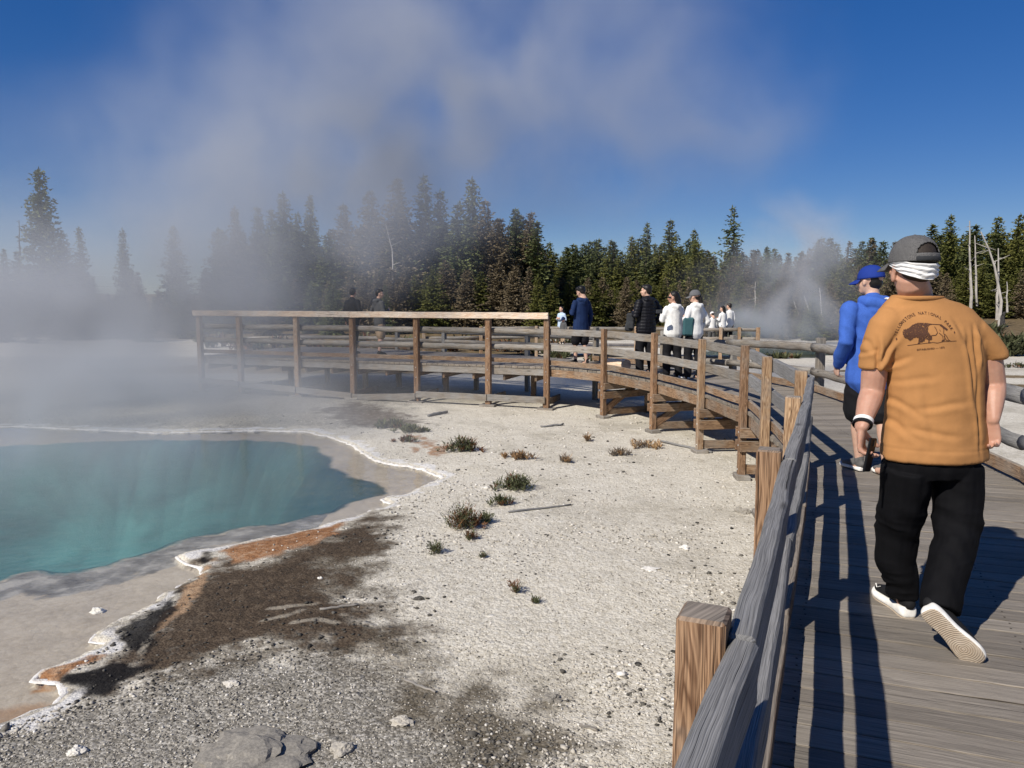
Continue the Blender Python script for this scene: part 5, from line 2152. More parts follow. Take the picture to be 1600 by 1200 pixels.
# two young men on the platform
q = at_px(553, 553)
visitor(q, 1.76, -.45, 'man in a dark jacket on the platform, left of the youth in grey', None, head_yaw=.1, top=BLK, legs=BLK, shoe_m=KNIT, sole_m=RUB_B, arm_l='down', arm_r='pocket', skin=SKIN, stride=.12)
q = at_px(594, 556)
visitor(q, 1.72, -.9, 'youth in a grey hooded jacket and tan shorts on the platform, looking right', None, head_yaw=-.75, top=GREY, legs=TAN, leg_len='short', shoe_m=KNIT, sole_m=RUB_B, hood=True, arm_l='pocket', arm_r='bent', skin=SKIN2)
# man in the long blue coat
q = at_px(907, 570)
visitor(q, 1.75, .55, 'person in a long navy blue coat and black shorts, looking down at the platform corner', None, head_yaw=.5, head_pitch=-.35, top=NAVY, legs=BLK, leg_len='short', shoe_m=KNIT, sole_m=RUB_W,
        top_len=.80, bulk=1.25, arm_l='bent', arm_r='down', hood=True, hair='bushy')
# black puffer jacket
q = at_px(1008, 583)
visitor(q, 1.76, .55, 'man in a black quilted puffer jacket looking left over the rail', None, head_yaw=.75, top=PUFF, legs=BLK, shoe_m=KNIT, sole_m=RUB_W, bulk=2.4, hood=True, quilt=True, arm_l='bent', arm_r='pocket', top_len=.84)
q = P(984, 502, 15.45)
bp = empty('backpack', (q.x, q.y, q.z - .2))
tag(bp, 'dark grey backpack carried at the left side of the man in the puffer jacket', 'backpack')
m = MB()
m.board(V((q.x, q.y, q.z - .19)), V((q.x + .02, q.y, q.z + .17)), .17, .16, up=(.3, 1, 0), seg=4, jit=.014, tint=1)
pk = m.build('pack_body', DGREY, bp, .05)
pk.modifiers['edge'].segments = 4
m = MB()
m.board(V((q.x + .01, q.y - .10, q.z - .15)), V((q.x + .01, q.y - .10, q.z + .0)), .12, .06, up=(.3, 1, 0), seg=2, jit=.006, tint=1)
m.build('pocket', DGREY, bp, .02)
# two women in white
q = at_px(1050, 588)
visitor(q, 1.62, .35, 'woman in a white hooded jacket with dark sunglasses, turning to the left', None, head_yaw=1.15, top=WHITE, legs=BLK, shoe_m=KNIT, sole_m=RUB_W, female=True, bulk=1.8, hood=True, glasses=True, hair='long', arm_l='phone', arm_r='down', top_len=.88, skin=SKIN)
q = at_px(1083, 592)
visitor(q, 1.64, .5, 'woman in a white hooded top and grey baseball cap beside the railing', None, head_yaw=.75, top=WHITE, legs=BLK, shoe_m=KNIT, sole_m=RUB_W, female=True, bulk=1.1, hood=True, cap=CAPG, hair='pony', arm_l='bent', arm_r='pocket', top_len=.90)
# things the visitors carry
q = P(1076, 508, 14.15)
m = MB()
m.board(V((q.x, q.y, q.z - .19)), V((q.x, q.y, q.z + .15)), .20, .09, up=(0, 1, 0), seg=3, jit=.012, tint=1)
bg_ = m.build('bag', TEAL, None, .03)
tag(bg_, 'dark teal shoulder bag hanging beside the woman in the cap', 'bag')
q = P(1030, 487, 14.35)
m = MB()
m.board(V((q.x - .06, q.y, q.z)), V((q.x + .06, q.y, q.z)), .05, .075, up=(0, 0, 1), tint=1)
tag(m.build('camera', DGREY, None, .01), 'small dark camera held up by the woman in sunglasses', 'camera')
m = MB()
a_, b_ = G(962, 574, .09), G(990, 577, .09)
m.log(V((a_.x, a_.y + .9, .10)), V((b_.x, b_.y + .9, .10)), .12, seg=6, k=12, jit=.006)
tag(m.build('log', W_NEW, None, smooth=True), 'pale round log lying on the deck by the black puffer jacket', 'log')
# far visitors on the lower walk
q = P(877, 533, 31.5)
visitor((q.x, q.y, -.45), 1.60, 2.4, 'distant woman in a pale blue top carrying a child, beyond the platform corner', None, top=LBLUE, legs=TAN, shoe_m=KNIT, sole_m=RUB_W, female=True, hair='long', arm_l='bent', arm_r='bent', voxel=.018)
q = P(880, 533, 31.0)
visitor((q.x, q.y, -.35), 1.05, 2.4, 'small child with a dark hat in front of the woman in pale blue', None, top=GREY, legs=TAN, shoe_m=KNIT, sole_m=RUB_W, cap=NAVY, hair='short', voxel=.018, child=True)
q = P(1128, 530, 30.8)
visitor((q.x, q.y, -.45), 1.62, .6, 'distant person in white with long dark hair, left of a pair by the far railing', None, head_yaw=.5, top=WHITE, legs=BLK, shoe_m=KNIT, sole_m=RUB_W, female=True, hair='long', arm_l='bent', arm_r='bent', voxel=.018)
q = P(1138, 530, 31.4)
visitor((q.x, q.y, -.45), 1.72, .4, 'distant dark haired person in white, right of a pair by the far railing', None, head_yaw=.6, top=WHITE, legs=BLK, shoe_m=KNIT, sole_m=RUB_W, hair='short', voxel=.018)
q = P(1112, 530, 30.9)
visitor((q.x, q.y, -.45), 1.38, .4, 'small distant figure in white left of the far railing pair', None, head_pitch=-.5, top=WHITE, legs=GREY, shoe_m=KNIT, sole_m=RUB_W, cap=WHITE, hair='short', voxel=.018, arm_l='bent')

# man in blue fleece walking ahead
q = at_px(1358, 741)
blue, MHb = visitor((q[0] + .03, q[1] + .02, 0), 1.77, .12, 'man in a bright blue hooded fleece, blue cap and black shorts walking ahead', None, head_yaw=.62, top=BLUE, legs=BLK, leg_len='short', shoe_m=KNIT_G, sole_m=RUB_W,
                   cap=CAPB, hood=True, bulk=2.2, hair='short', side=-.09, stance=.045, arm_l='walk', arm_r='down', voxel=.010, stride=.13, top_len=.80, skin=SKIN2)
# ------------------------------------------------------------------ the man in the orange T-shirt
BASE = V((1.93, 3.4, 0.0))
man = empty('person', BASE)
tag(man, 'man in an orange bison T-shirt, black trousers and grey cap, walking away', 'person')


def L_(u, v, d):
    return P(u, v, d) - BASE


def GL(u, v, z=0.0):
    return G(u, v, z) - BASE


ORANGE = cloth('orange_cotton', (.405, .196, .071), .9, 900, .07, .0)
PANTS = cloth('black_trouser_cloth', (.0045, .0045, .0055), .8, 800, .2)
PANTS.node_tree.nodes['Principled BSDF'].inputs['Specular IOR Level'].default_value = .1
SK_M = skin_mat('tanned_skin', (.50, .285, .20))

hc = L_(1425, 413, 3.40)
HY = .2
MH = Matrix.Translation(hc) @ Matrix.Rotation(HY, 4, 'Z') @ Matrix.Rotation(-.02, 4, 'Y')
shl, shr = L_(1374, 508, 3.41), L_(1534, 500, 3.41)
ell_, elr = L_(1363, 612, 3.44), L_(1552, 600, 3.44)
wrl, wrr = L_(1346, 668, 3.33), L_(1551, 657, 3.36)
pel = L_(1455, 712, 3.42)
hipl, hipr = L_(1420, 725, 3.42), L_(1490, 725, 3.42)
knl, knr = L_(1402, 828, 3.52), L_(1496, 830, 3.36)
hl, tl = GL(1421, 967), GL(1366, 925)
fl = (tl - hl).normalized()
anl = hl + fl * .062 + V((0, 0, .115))
tr = GL(1521, 1031, .012)
hr = P(1447, 955, 3.10) - BASE
tr = hr + (tr - hr).normalized() * .30
UPR = V((.62, .78, .2))
fr_ = (tr - hr).normalized()
UPR = (UPR - fr_ * UPR.dot(fr_)).normalized()
anr = hr + fr_ * .055 + UPR * .105

bm = bmesh.new()
head_shapes(bm, MH, .98, neck=False)
for sx in (-1, 1):
    ell(bm, (sx * .077, -.004, -.048), (.010, .019, .030), MH @ Matrix.Rotation(sx * .35, 4, 'Z'), 12)
nb = L_(1436, 470, 3.40)
loft(bm, [hc + V((0, -.005, -.075)), hc.lerp(nb, .75) + V((0, .022, 0)), nb + V((.004, .030, -.03))], [(.066, .068), (.070, .062), (.078, .060)])
loft(bm, [L_(1455, 690, 3.42), L_(1457, 670, 3.42), L_(1460, 620, 3.42), L_(1456, 560, 3.43), L_(1452, 530, 3.43), L_(1446, 500, 3.43)],
     [(.16, .10), (.175, .10), (.17, .10), (.17, .09), (.14, .08), (.07, .055)])
for S, E, W in ((shl, ell_, wrl), (shr, elr, wrr)):
    loft(bm, [S.lerp(E, .38), S.lerp(E, .5), S.lerp(E, .75), E, E.lerp(W, .3), E.lerp(W, .65), W],
         [.050, .056, .055, .051, (.052, .050), (.043, .040), (.033, .026)], right=(0, 1, 0))
# left hand: hanging, fingers wrapped round a phone; right hand: loosely curled
hand(bm, wrl, V((.06, .03, -1)), V((.80, -.60, .0)), s=1.06, thumb_side=-1, curls=(.50, .62, .66, .70), spread=.06, thumb_curl=.25)
hand(bm, wrr, V((-.03, .03, -1)), V((-.72, -.66, 0)), s=1.06, thumb_side=1, curls=(.62, .7, .75, .8), spread=.05, thumb_curl=.35)
for h_, kn, an in ((hipl, knl, anl), (hipr, knr, anr)):
    loft(bm, [h_, h_.lerp(kn, .5), kn, kn.lerp(an, .4), an], [.080, .070, .050, .050, .038])
loft(bm, [anl, anl + V((0, 0, -.05))], [.036, .033])
loft(bm, [anr, anr - UPR * .05], [.036, .033])
fuse(bm, 'body', [SK_M], man, .0050, 2)
eyes(MH, man, 1.02)

# short dark hair
bm = bmesh.new()
ell(bm, (0, -.016, .030), (.078, .096, .088), MH, 24)
ell(bm, (0, -.040, -.032), (.069, .064, .052), MH, 20)
fuse(bm, 'hair', [simple_mat('cropped_hair', (.030, .022, .017), .7, .5, 300, .5, 420)], man, .006, 1)

# T-shirt
def shirt_folds(p, n):
    w = p + BASE
    x, z = p.x, p.z
    off = V((3.3, 1.7, 9.1))
    up = max(0.0, min(1.0, (1.36 - z) / .25))
    # slanting pulls from each armpit towards the small of the back
    s = -1 if x < -.02 else 1
    a = mnoise.noise(V((x * s * 9 + z * 9.5, z * 3.0 - x * s * 3.5, p.y * 3)) + off)
    a2 = 1 - abs(mnoise.noise(V((x * s * 7 + z * 6.5, z * 2 - x * s * 2, 4.0)) + off)) * 2.2
    # soft horizontal rumples low on the back
    b = mnoise.noise(V((x * 5.0, p.y * 4, z * 17.0)) + off * 2)
    b2 = mnoise.noise(V((x * 11.0 + z * 4, p.y * 6, z * 30.0)) + off * 3)
    low = max(0.0, min(1.0, (1.12 - z) / .25))
    # long hanging folds at the sides
    c = mnoise.noise(V((x * 22.0, p.y * 14, z * 2.4)) + off)
    side = max(0.0, min(1.0, (abs(x + .0) - .12) / .1))
    mid = max(0.0, 1 - abs(z - 1.15) / .28)
    h = .010 * mnoise.noise(V((x * 6.0 + z * 3, p.y * 5, z * 4.5)) + off) + .0045 * a * up * (.3 + side)
    h += low * (1 - .7 * side) * .0035 * b + side * up * .010 * c
    h += .0022 * mnoise.noise(V((x * 13 + z * 7, p.y * 9, z * 24 - x * 5)) + off * 4) * (.4 + low)
    h -= .0022 * math.exp(-((z - HEM_Z - .024) / .005) ** 2)
    if n.y < .35:
        for (x0, z0, x1, z1, amp, w) in FOLD_LINES:
            dx, dz = x1 - x0, z1 - z0
            t_ = ((x - x0) * dx + (z - z0) * dz) / (dx * dx + dz * dz)
            if t_ < -.15 or t_ > 1.15:
                continue
            L = math.hypot(dx, dz)
            wob = .006 * mnoise.noise(V((t_ * 3.0, x0 * 9, z0 * 9)))
            d = ((x - x0) * dz - (z - z0) * dx) / L + wob
            env = max(0.0, min(1.0, (t_ + .15) / .3)) * max(0.0, min(1.0, (1.15 - t_) / .5))
            h += amp * env * (-math.exp(-(d / w) ** 2) + .75 * math.exp(-((d - 1.7 * w) / (1.2 * w)) ** 2))
    return h


def fl_(u0, v0, u1, v1, amp=.010, w=.011):
    p0, p1 = L_(u0, v0, 3.27), L_(u1, v1, 3.27)
    return (p0.x, p0.z, p1.x, p1.z, amp, w)


HEM_Z = L_(1460, 715, 3.27).z
FOLD_LINES = [fl_(1388, 578, 1416, 522), fl_(1387, 590, 1430, 560, .008), fl_(1386, 600, 1405, 640, .007), fl_(1390, 612, 1450, 655, .006, .013), fl_(1384, 640, 1440, 690, .006, .012),
              fl_(1388, 585, 1386, 532, .012, .008), fl_(1537, 575, 1533, 512, .012, .009), fl_(1519, 528, 1534, 660, .010, .012), fl_(1535, 590, 1537, 705, .008, .010),
              fl_(1500, 500, 1526, 560, .005, .012), fl_(1412, 600, 1470, 588, .004, .014), fl_(1440, 640, 1520, 628, .005, .014), fl_(1430, 672, 1500, 684, .005, .013), fl_(1450, 610, 1462, 700, .004, .016),
              fl_(1372, 530, 1388, 560, .006, .009), fl_(1362, 560, 1386, 548, .005, .008), fl_(1545, 520, 1560, 552, .005, .009), fl_(1395, 480, 1440, 476, .004, .010)]


def sect(u0, u1, v, d, depth, dy=0.0):
    a, b = L_(u0, v, d), L_(u1, v, d)
    return (a + b) / 2 + V((0, dy, 0)), ((b - a).length / 2, depth)


secs = [sect(1378, 1541, 716, 3.42, .160), sect(1380, 1540, 702, 3.42, .160), sect(1383, 1538, 660, 3.42, .152), sect(1387, 1535, 610, 3.42, .145),
        sect(1388, 1535, 560, 3.42, .142), sect(1375, 1538, 520, 3.41, .135, .005), sect(1369, 1534, 498, 3.41, .118, .01), sect(1378, 1522, 482, 3.41, .100, .015),
        sect(1388, 1503, 472, 3.41, .090, .018), sect(1396, 1480, 466, 3.40, .084, .02), sect(1399, 1475, 461, 3.40, .082, .02)]
bm = bmesh.new()
loft(bm, [s[0] for s in secs], [s[1] for s in secs], n=36, caps=False, flat=True)
sl_end, sr_end = L_(1365, 577, 3.43), L_(1552, 559, 3.43)
loft(bm, [L_(1398, 496, 3.41), L_(1383, 510, 3.41), L_(1373, 540, 3.42), sl_end + V((0, 0, .012)), sl_end], [(.070, .072), (.072, .075), (.071, .074), (.066, .072), (.065, .071)], right=(1, 0, .2), n=24, caps=False)
loft(bm, [L_(1500, 512, 3.41), L_(1520, 517, 3.41), L_(1539, 536, 3.42), sr_end + V((0, 0, .012)), sr_end], [(.062, .070), (.064, .074), (.062, .072), (.060, .070), (.059, .069)], right=(1, 0, -.2), n=24, caps=False)
shirt = fuse(bm, 'shirt', [ORANGE], man, .0065, 16, shirt_folds)
# collar rib
nk = [secs[-1][0] + V((0, 0, .001))]
bm = bmesh.new()
ring = []
for j in range(40):
    a = 6.28318 * j / 40
    ring.append(secs[-1][0] + V((math.cos(a) * secs[-1][1][0] * 1.0, math.sin(a) * secs[-1][1][1] * 1.0, -.012 + .006 * math.sin(a + 3.14) * 0)))
for j in range(40):
    loft(bm, [ring[j], ring[(j + 1) % 40]], [(.0055, .011)] * 2, right=(ring[j] - secs[-1][0]), n=6, caps=False)
fuse(bm, 'collar', [ORANGE], man, .004, 2)

# print on the back, laid onto the cloth
dgm = shirt.data
bvh = BVHTree.FromPolygons([v.co for v in dgm.vertices], [tuple(p.vertices) for p in dgm.polygons])
INK = simple_mat('print_ink', (.075, .032, .018), .85, .3, 300)


def on_shirt(cx, cy, lift=.0022):
    """crop coordinates of the print -> a point on the cloth"""
    q = L_(1380 + cx / 8.89, 460 + cy / 8.89, 3.20)
    hit = bvh.ray_cast(V((q.x, q.y - .3, q.z)), V((0, 1, 0)))
    p = hit[0] if hit[0] is not None else V((q.x, -.14, q.z))
    return V((p.x, p.y - lift, p.z))


def ink_mesh(name, polys):
    vs, fs = [], []
    for poly in polys:
        b = len(vs)
        vs += [tuple(on_shirt(x, y)) for x, y in poly]
        fs.append(tuple(range(b, b + len(poly))))
    me = bpy.data.meshes.new(name)
    me.from_pydata(vs, [], fs)
    me.update()
    o = link_mesh(name, me, INK, None)
    o.parent = shirt
    return o


def glyphs(ch, size):
    cu = bpy.data.curves.new('t', 'FONT')
    cu.body = ch
    cu.size = size
    cu.offset = size * .014
    cu.align_x = 'CENTER'
    cu.resolution_u = 2
    ob = bpy.data.objects.new('t', cu)
    COL.objects.link(ob)
    dg = bpy.context.evaluated_depsgraph_get()
    me = bpy.data.meshes.new_from_object(ob.evaluated_get(dg))
    vs = [(v.co.x, v.co.y) for v in me.vertices]
    fs = [tuple(p.vertices) for p in me.polygons]
    bpy.data.objects.remove(ob)
    bpy.data.curves.remove(cu)
    bpy.data.meshes.remove(me)
    return vs, fs


def text_arc(text, cx, cy, R, a0, a1, size, sq=.8):
    polys = []
    n = len(text)
    for i, ch in enumerate(text):
        if ch == ' ':
            continue
        a = a0 + (a1 - a0) * i / (n - 1)
        vs, fs = glyphs(ch, size)
        ca, sa = math.cos(a), math.sin(a)
        pts = []
        for x, y in vs:
            x *= sq
            # radial direction (ca, sa) up; tangent (sa, -ca)
            px_ = cx + ca * (R + y) + sa * x
            py_ = cy - (sa * (R + y) - ca * x)
            pts.append((px_, py_))
        for f in fs:
            polys.append([pts[k] for k in f])
    return polys


ink_mesh('lettering', text_arc('YELLOWSTONE NATIONAL PARK', 775, 640, 352, math.radians(171), math.radians(24), 62))
# baseline lettering, tilted a little
def text_line(text, x0, y0, x1, y1, size, sq=.9):
    vs, fs = glyphs(text, size)
    xs = [v[0] for v in vs]
    w = max(xs) - min(xs)
    L = math.hypot(x1 - x0, y1 - y0)
    k = L / w
    ca, sa = (x1 - x0) / L, (y1 - y0) / L
    pts = []
    for x, y in vs:
        t_ = (x - min(xs)) * k
        pts.append((x0 + ca * t_ + sa * y, y0 + sa * t_ - ca * y))
    return [[pts[q] for q in f] for f in fs]


ink_mesh('lettering', text_line('ESTABLISHED ~ 1872'.replace('~', '\u2014'), 660, 806, 996, 762, 34))


def fill_poly(poly, step=11, holes=0.0, seed=1):
    r = random.Random(seed)
    xs = [p[0] for p in poly]
    ys = [p[1] for p in poly]
    X = np.arange(min(xs), max(xs) + step, step)
    Y = np.arange(min(ys), max(ys) + step, step)
    gx_, gy_ = np.meshgrid(X, Y)
    sd = sdist(gx_.ravel() + step / 2, gy_.ravel() + step / 2, poly).reshape(gx_.shape)
    out = []
    for i in range(gx_.shape[0]):
        for j in range(gx_.shape[1]):
            if sd[i, j] < 1.5 and r.random() > holes:
                x, y = gx_[i, j], gy_[i, j]
                out.append([(x, y), (x, y + step), (x + step, y + step), (x + step, y)])
    return out


def stroke(pts, w):
    out = []
    for (x0, y0), (x1, y1) in zip(pts[:-1], pts[1:]):
        L = math.hypot(x1 - x0, y1 - y0)
        n = max(1, int(L / 25))
        nx, ny = -(y1 - y0) / L * w / 2, (x1 - x0) / L * w / 2
        for k in range(n):
            a, b = k / n, (k + 1.05) / n
            ax_, ay_, bx_, by_ = x0 + (x1 - x0) * a, y0 + (y1 - y0) * a, x0 + (x1 - x0) * b, y0 + (y1 - y0) * b
            out.append([(ax_ + nx, ay_ + ny), (bx_ + nx, by_ + ny), (bx_ - nx, by_ - ny), (ax_ - nx, ay_ - ny)])
    return out


bison = fill_poly([(488, 545), (505, 505), (555, 488), (600, 440), (650, 415), (710, 406), (800, 411), (850, 425), (800, 445), (792, 480), (780, 520), (800, 570), (826, 600), (826, 640),
                   (790, 655), (768, 640), (750, 620), (735, 662), (700, 685), (665, 670), (668, 640), (650, 610), (610, 622), (575, 665), (548, 642), (508, 622), (490, 585)], 9, .07)
for pts, w in (([(800, 418), (860, 425), (960, 430), (988, 450), (1002, 500), (988, 550), (1000, 600), (995, 645), (965, 662)], 9),
               ([(965, 432), (1000, 462), (1050, 505)], 30), ([(822, 585), (880, 580), (906, 545), (895, 490), (880, 460)], 9),
               ([(925, 545), (970, 590), (975, 640), (955, 664)], 8), ([(1000, 560), (1030, 600), (1050, 645), (1075, 658)], 9), ([(985, 590), (1020, 650), (1050, 662)], 8),
               ([(680, 680), (665, 705), (690, 700)], 12), ([(795, 650), (788, 690), (815, 685)], 12),
               ([(550, 736), (640, 715), (740, 698), (840, 682), (900, 690), (980, 668), (1170, 660)], 6), ([(940, 500), (950, 525)], 6)):
    bison += stroke(pts, w)
ink_mesh('bison_print', bison)
for cx, cy in ((427, 645), (1150, 540)):
    pass
ink_mesh('star_print', [[(427, 622), (437, 645), (427, 668), (417, 645)], [(1150, 518), (1160, 540), (1150, 562), (1140, 540)]])

# trousers
def pant_folds(p, n):
    z = p.z
    off = V((5.1, 2.2, 1.3))
    kn = max(0.0, 1 - abs(z - .47) / .22)
    an_ = max(0.0, 1 - abs(z - .15) / .16)
    seat = max(0.0, 1 - abs(z - .72) / .2)
    a = mnoise.noise(V((p.x * 9 + z * 8, p.y * 8, z * 9)) + off)
    b = 1 - abs(mnoise.noise(V((p.x * 7 - z * 5, p.y * 6, z * 22)) + off)) * 2
    c = mnoise.noise(V((p.x * 24, p.y * 24, z * 4)) + off)
    return .010 * a * (.4 + kn) + .008 * b * (kn * .8 + an_ + .25 * seat) * (.5 + a) + .006 * c


bm = bmesh.new()
loft(bm, [L_(1455, 742, 3.42), L_(1455, 728, 3.42), L_(1456, 712, 3.42), L_(1457, 690, 3.42)], [(.195, .13), (.205, .142), (.208, .145), (.20, .14)], n=24, caps=False)
loft(bm, [L_(1417, 728, 3.42), L_(1412, 780, 3.45), L_(1402, 830, 3.51), L_(1399, 875, 3.53), anl.lerp(knl, .10), anl + V((0, 0, -.02))],
     [(.105, .128), (.100, .116), (.090, .098), (.084, .088), (.074, .080), (.068, .074)], n=20, caps=False)
loft(bm, [L_(1492, 728, 3.42), L_(1496, 780, 3.40), knr, knr.lerp(anr, .45), anr.lerp(knr, .12), anr + V((0, -.01, -.015))],
     [(.105, .128), (.104, .118), (.094, .098), (.086, .088), (.080, .082), (.078, .080)], n=20, caps=False)
fuse(bm, 'trousers', [PANTS], man, .0065, 3, pant_folds)

# shoes
def outsole_mat():
    m, nt, b = new_mat('tan_outsole')
    pos = nd(nt, 'ShaderNodeTexCoord').outputs['Object']
    cen_ = hr.lerp(tr, .70)
    pv = nd(nt, 'ShaderNodeVectorMath', {0: pos, 1: tuple(cen_)}, operation='SUBTRACT').outputs[0]
    wv = nd(nt, 'ShaderNodeTexWave', {'Vector': pv, 'Scale': 36.0, 'Distortion': 1.2, 'Detail': 1.0, 'Detail Scale': 4.0}, wave_type='RINGS', rings_direction='SPHERICAL')
    n1 = noise(nt, pos, 30, 4)
    c = mix(nt, wv.outputs['Fac'], (.34, .26, .18), (.52, .43, .33))
    c = mix(nt, ramp(nt, n1, [(.45, 0.0), (.7, .7)]), c, (.55, .47, .37))
    setin(nt, b, 'Base Color', c)
    b.inputs['Roughness'].default_value = .8
    bump(nt, b, wv.outputs['Fac'], .5, .004)
    return m


OUT = outsole_mat()
shoe(man, hl, tl, .30, upper=KNIT, sole=RUB_W, out=OUT, w=1.12, thick=.036, heel_t=.058)
# the sole faces back towards the camera
tocam = (V((0, 0, CAM_Z)) - BASE - hr).normalized()
shoe(man, hr, tr, .30, up=UPR, upper=KNIT, sole=RUB_W, out=OUT, w=1.12, thick=.034, heel_t=.050)
# white check mark on the side of the left shoe
bm = bmesh.new()
c0 = hl.lerp(tl, .78) + V((0, 0, .075))
sd_v = (tl - hl).normalized()
outv = sd_v.cross(V((0, 0, 1))).normalized() * -1
for a, b_ in ((V((0, 0, 0)), sd_v * -.016 + V((0, 0, -.012))), (sd_v * -.016 + V((0, 0, -.012)), sd_v * -.05 + V((0, 0, .004)))):
    loft(bm, [c0 + a + outv * .032, c0 + b_ + outv * .036], [(.0035, .002), (.002, .002)], n=6)
me = bpy.data.meshes.new('check_mark')
bm.to_mesh(me)
bm.free()
link_mesh('check_mark', me, RUB_W, man)

# cap with an opening at the back, strap, and a white neck gaiter round the head under it
def cap_mat():
    m, nt, b = new_mat('grey_mesh_cap')
    pos = nd(nt, 'ShaderNodeTexCoord').outputs['Object']
    vo = nd(nt, 'ShaderNodeTexVoronoi', {'Vector': pos, 'Scale': 330.0})
    n1 = noise(nt, pos, 14, 4)
    c = mix(nt, ramp(nt, vo.outputs['Distance'], [(.25, 0.0), (.5, 1.0)]), (.022, .022, .024), mix(nt, n1, (.075, .073, .072), (.15, .145, .14)))
    setin(nt, b, 'Base Color', c)
    b.inputs['Roughness'].default_value = .85
    bump(nt, b, vo.outputs['Distance'], .4, .002)
    return m


CAPM = cap_mat()
MC = Matrix.Translation(hc + V((0, 0, -.004))) @ Matrix.Rotation(HY, 4, 'Z')
cap_o = cap_mesh('cap', MC, CAPM, man, 1.04, True, True, tilt=-.02)
strap = bmesh.new()
pts = []
for j in range(11):
    a = math.pi + (j / 10 - .5) * 1.35
    pts.append(MC @ V((.0932 * math.sin(a), -.012 + .1115 * math.cos(a), .025)))
loft(strap, pts, [(.009, .0025)] * 11, right=(0, 0, 1), n=8)
me = bpy.data.meshes.new('strap')
strap.to_mesh(me)
strap.free()
st_o = link_mesh('strap', me, DGREY, None)
st_o.parent = cap_o

BUFF = cloth('white_gaiter_cloth', (.72, .71, .69), .85)
bm = bmesh.new()
nu, nv = 72, 16
rows = []
for i in range(nv + 1):
    t_ = i / nv
    row = []
    for j in range(nu):
        a = 6.28318 * j / nu
        back = (1 - math.cos(a)) / 2
        z = .030 - .066 * t_ * (.30 + .70 * back) - .028 * back
        fold = .0045 * math.sin(t_ * 19 + 1.5 * math.sin(a * 2) + mnoise.noise(V((math.cos(a) * 2, math.sin(a) * 2, t_))) * 3) + .002 * math.sin(t_ * 41 + a * 3)
        r = 1.0 + fold / .09 - .10 * max(0, t_ - .75) - .03 * t_
        row.append(bm.verts.new(MC @ V((.0875 * r * math.sin(a), -.012 + .1065 * r * math.cos(a), z))))
    rows.append(row)
for i in range(nv):
    for j in range(nu):
        bm.faces.new((rows[i][j], rows[i + 1][j], rows[i + 1][(j + 1) % nu], rows[i][(j + 1) % nu]))
bmesh.ops.recalc_face_normals(bm, faces=bm.faces)
me = bpy.data.meshes.new('headband')
bm.to_mesh(me)
bm.free()
ho = link_mesh('headband', me, BUFF, man)
me.polygons.foreach_set('use_smooth', np.ones(len(me.polygons), bool))
ho.modifiers.new('thick', 'SOLIDIFY').thickness = .003

# wristwatch band on the left wrist
for nm, off, mat_, hw in (('wristwatch', 0.012, WHITE, .009), ('watch_strap', -.004, BLK, .007)):
    bm = bmesh.new()
    ax_ = (ell_ - wrl).normalized()
    c = wrl + ax_ * (.022 + off)
    s_ = ax_.cross(V((0, 1, 0))).normalized()
    f_ = s_.cross(ax_)
    n_ = 28
    rings = []
    for k in range(n_):
        a = 6.28318 * k / n_
        d_ = s_ * math.cos(a) * .035 + f_ * math.sin(a) * .041
        o_ = d_.normalized()
        rings.append([bm.verts.new(c + d_ + o_ * r_ + ax_ * z_) for r_, z_ in ((0, -hw), (.005, -hw), (.005, hw), (0, hw))])
    for k in range(n_):
        a, b_ = rings[k], rings[(k + 1) % n_]
        for q_ in range(4):
            bm.faces.new((a[q_], a[(q_ + 1) % 4], b_[(q_ + 1) % 4], b_[q_]))
    bmesh.ops.recalc_face_normals(bm, faces=bm.faces)
    me = bpy.data.meshes.new(nm)
    bm.to_mesh(me)
    bm.free()
    w_o = link_mesh(nm, me, mat_, man)
    w_o.modifiers.new('b', 'BEVEL').width = .0015

# the phone in the left hand
ph = empty('phone', P(1359, 711, 3.285))
tag(ph, 'dark phone held low in the left hand of the man in orange', 'phone')
PHM = simple_mat('phone_case', (.006, .006, .007), .6, .1, spec=.2)
m = MB()
R_ = V((.18, .05, .98)).normalized()
cen = V(ph.location)
axn = V((.70, -.72, -.1)).normalized()
axn = (axn - R_ * axn.dot(R_)).normalized()
m.board(cen - R_ * .074, cen + R_ * .076, .074, .010, up=axn, tint=1)
po_ = m.build('case', PHM, ph, .004)
m = MB()
sidev = R_.cross(axn).normalized()
cc = cen + R_ * .052 + sidev * .015 + axn * .0065
m.board(cc - R_ * .014, cc + R_ * .014, .026, .003, up=axn, tint=1)
m.build('camera_bump', simple_mat('camera_glass', (.012, .012, .014), .35), ph, .001)

# small white emblem on the shoulder of the blue fleece, and the grey lettering-free back
bl_j = [c for c in blue.children if c.name.startswith('jacket')][0]
bv2 = BVHTree.FromPolygons([v.co for v in bl_j.data.vertices], [tuple(p.vertices) for p in bl_j.data.polygons])
Wi = wmat(blue).inverted()
vs, fs = [], []
emb = [[(1381, 467.5), (1384, 465.3), (1388, 465.2), (1391.3, 467), (1392, 469.6), (1388, 469.2), (1385, 468.0)]]
for poly in emb:
    b0 = len(vs)
    for u, v in poly:
        tgt = Wi @ P(u, v, blue.location.y - .02)
        org = Wi @ V((0, 0, CAM_Z))
        hit = bv2.ray_cast(org, (tgt - org).normalized())
        if hit[0] is not None:
            vs.append(tuple(hit[0] + hit[1] * .004))
    fs.append(tuple(range(b0, len(vs))))
me = bpy.data.meshes.new('emblem')
if len(vs) >= 3:
    me.from_pydata(vs, [], fs)
eo = link_mesh('emblem', me, RUB_W, None)
eo.parent = bl_j
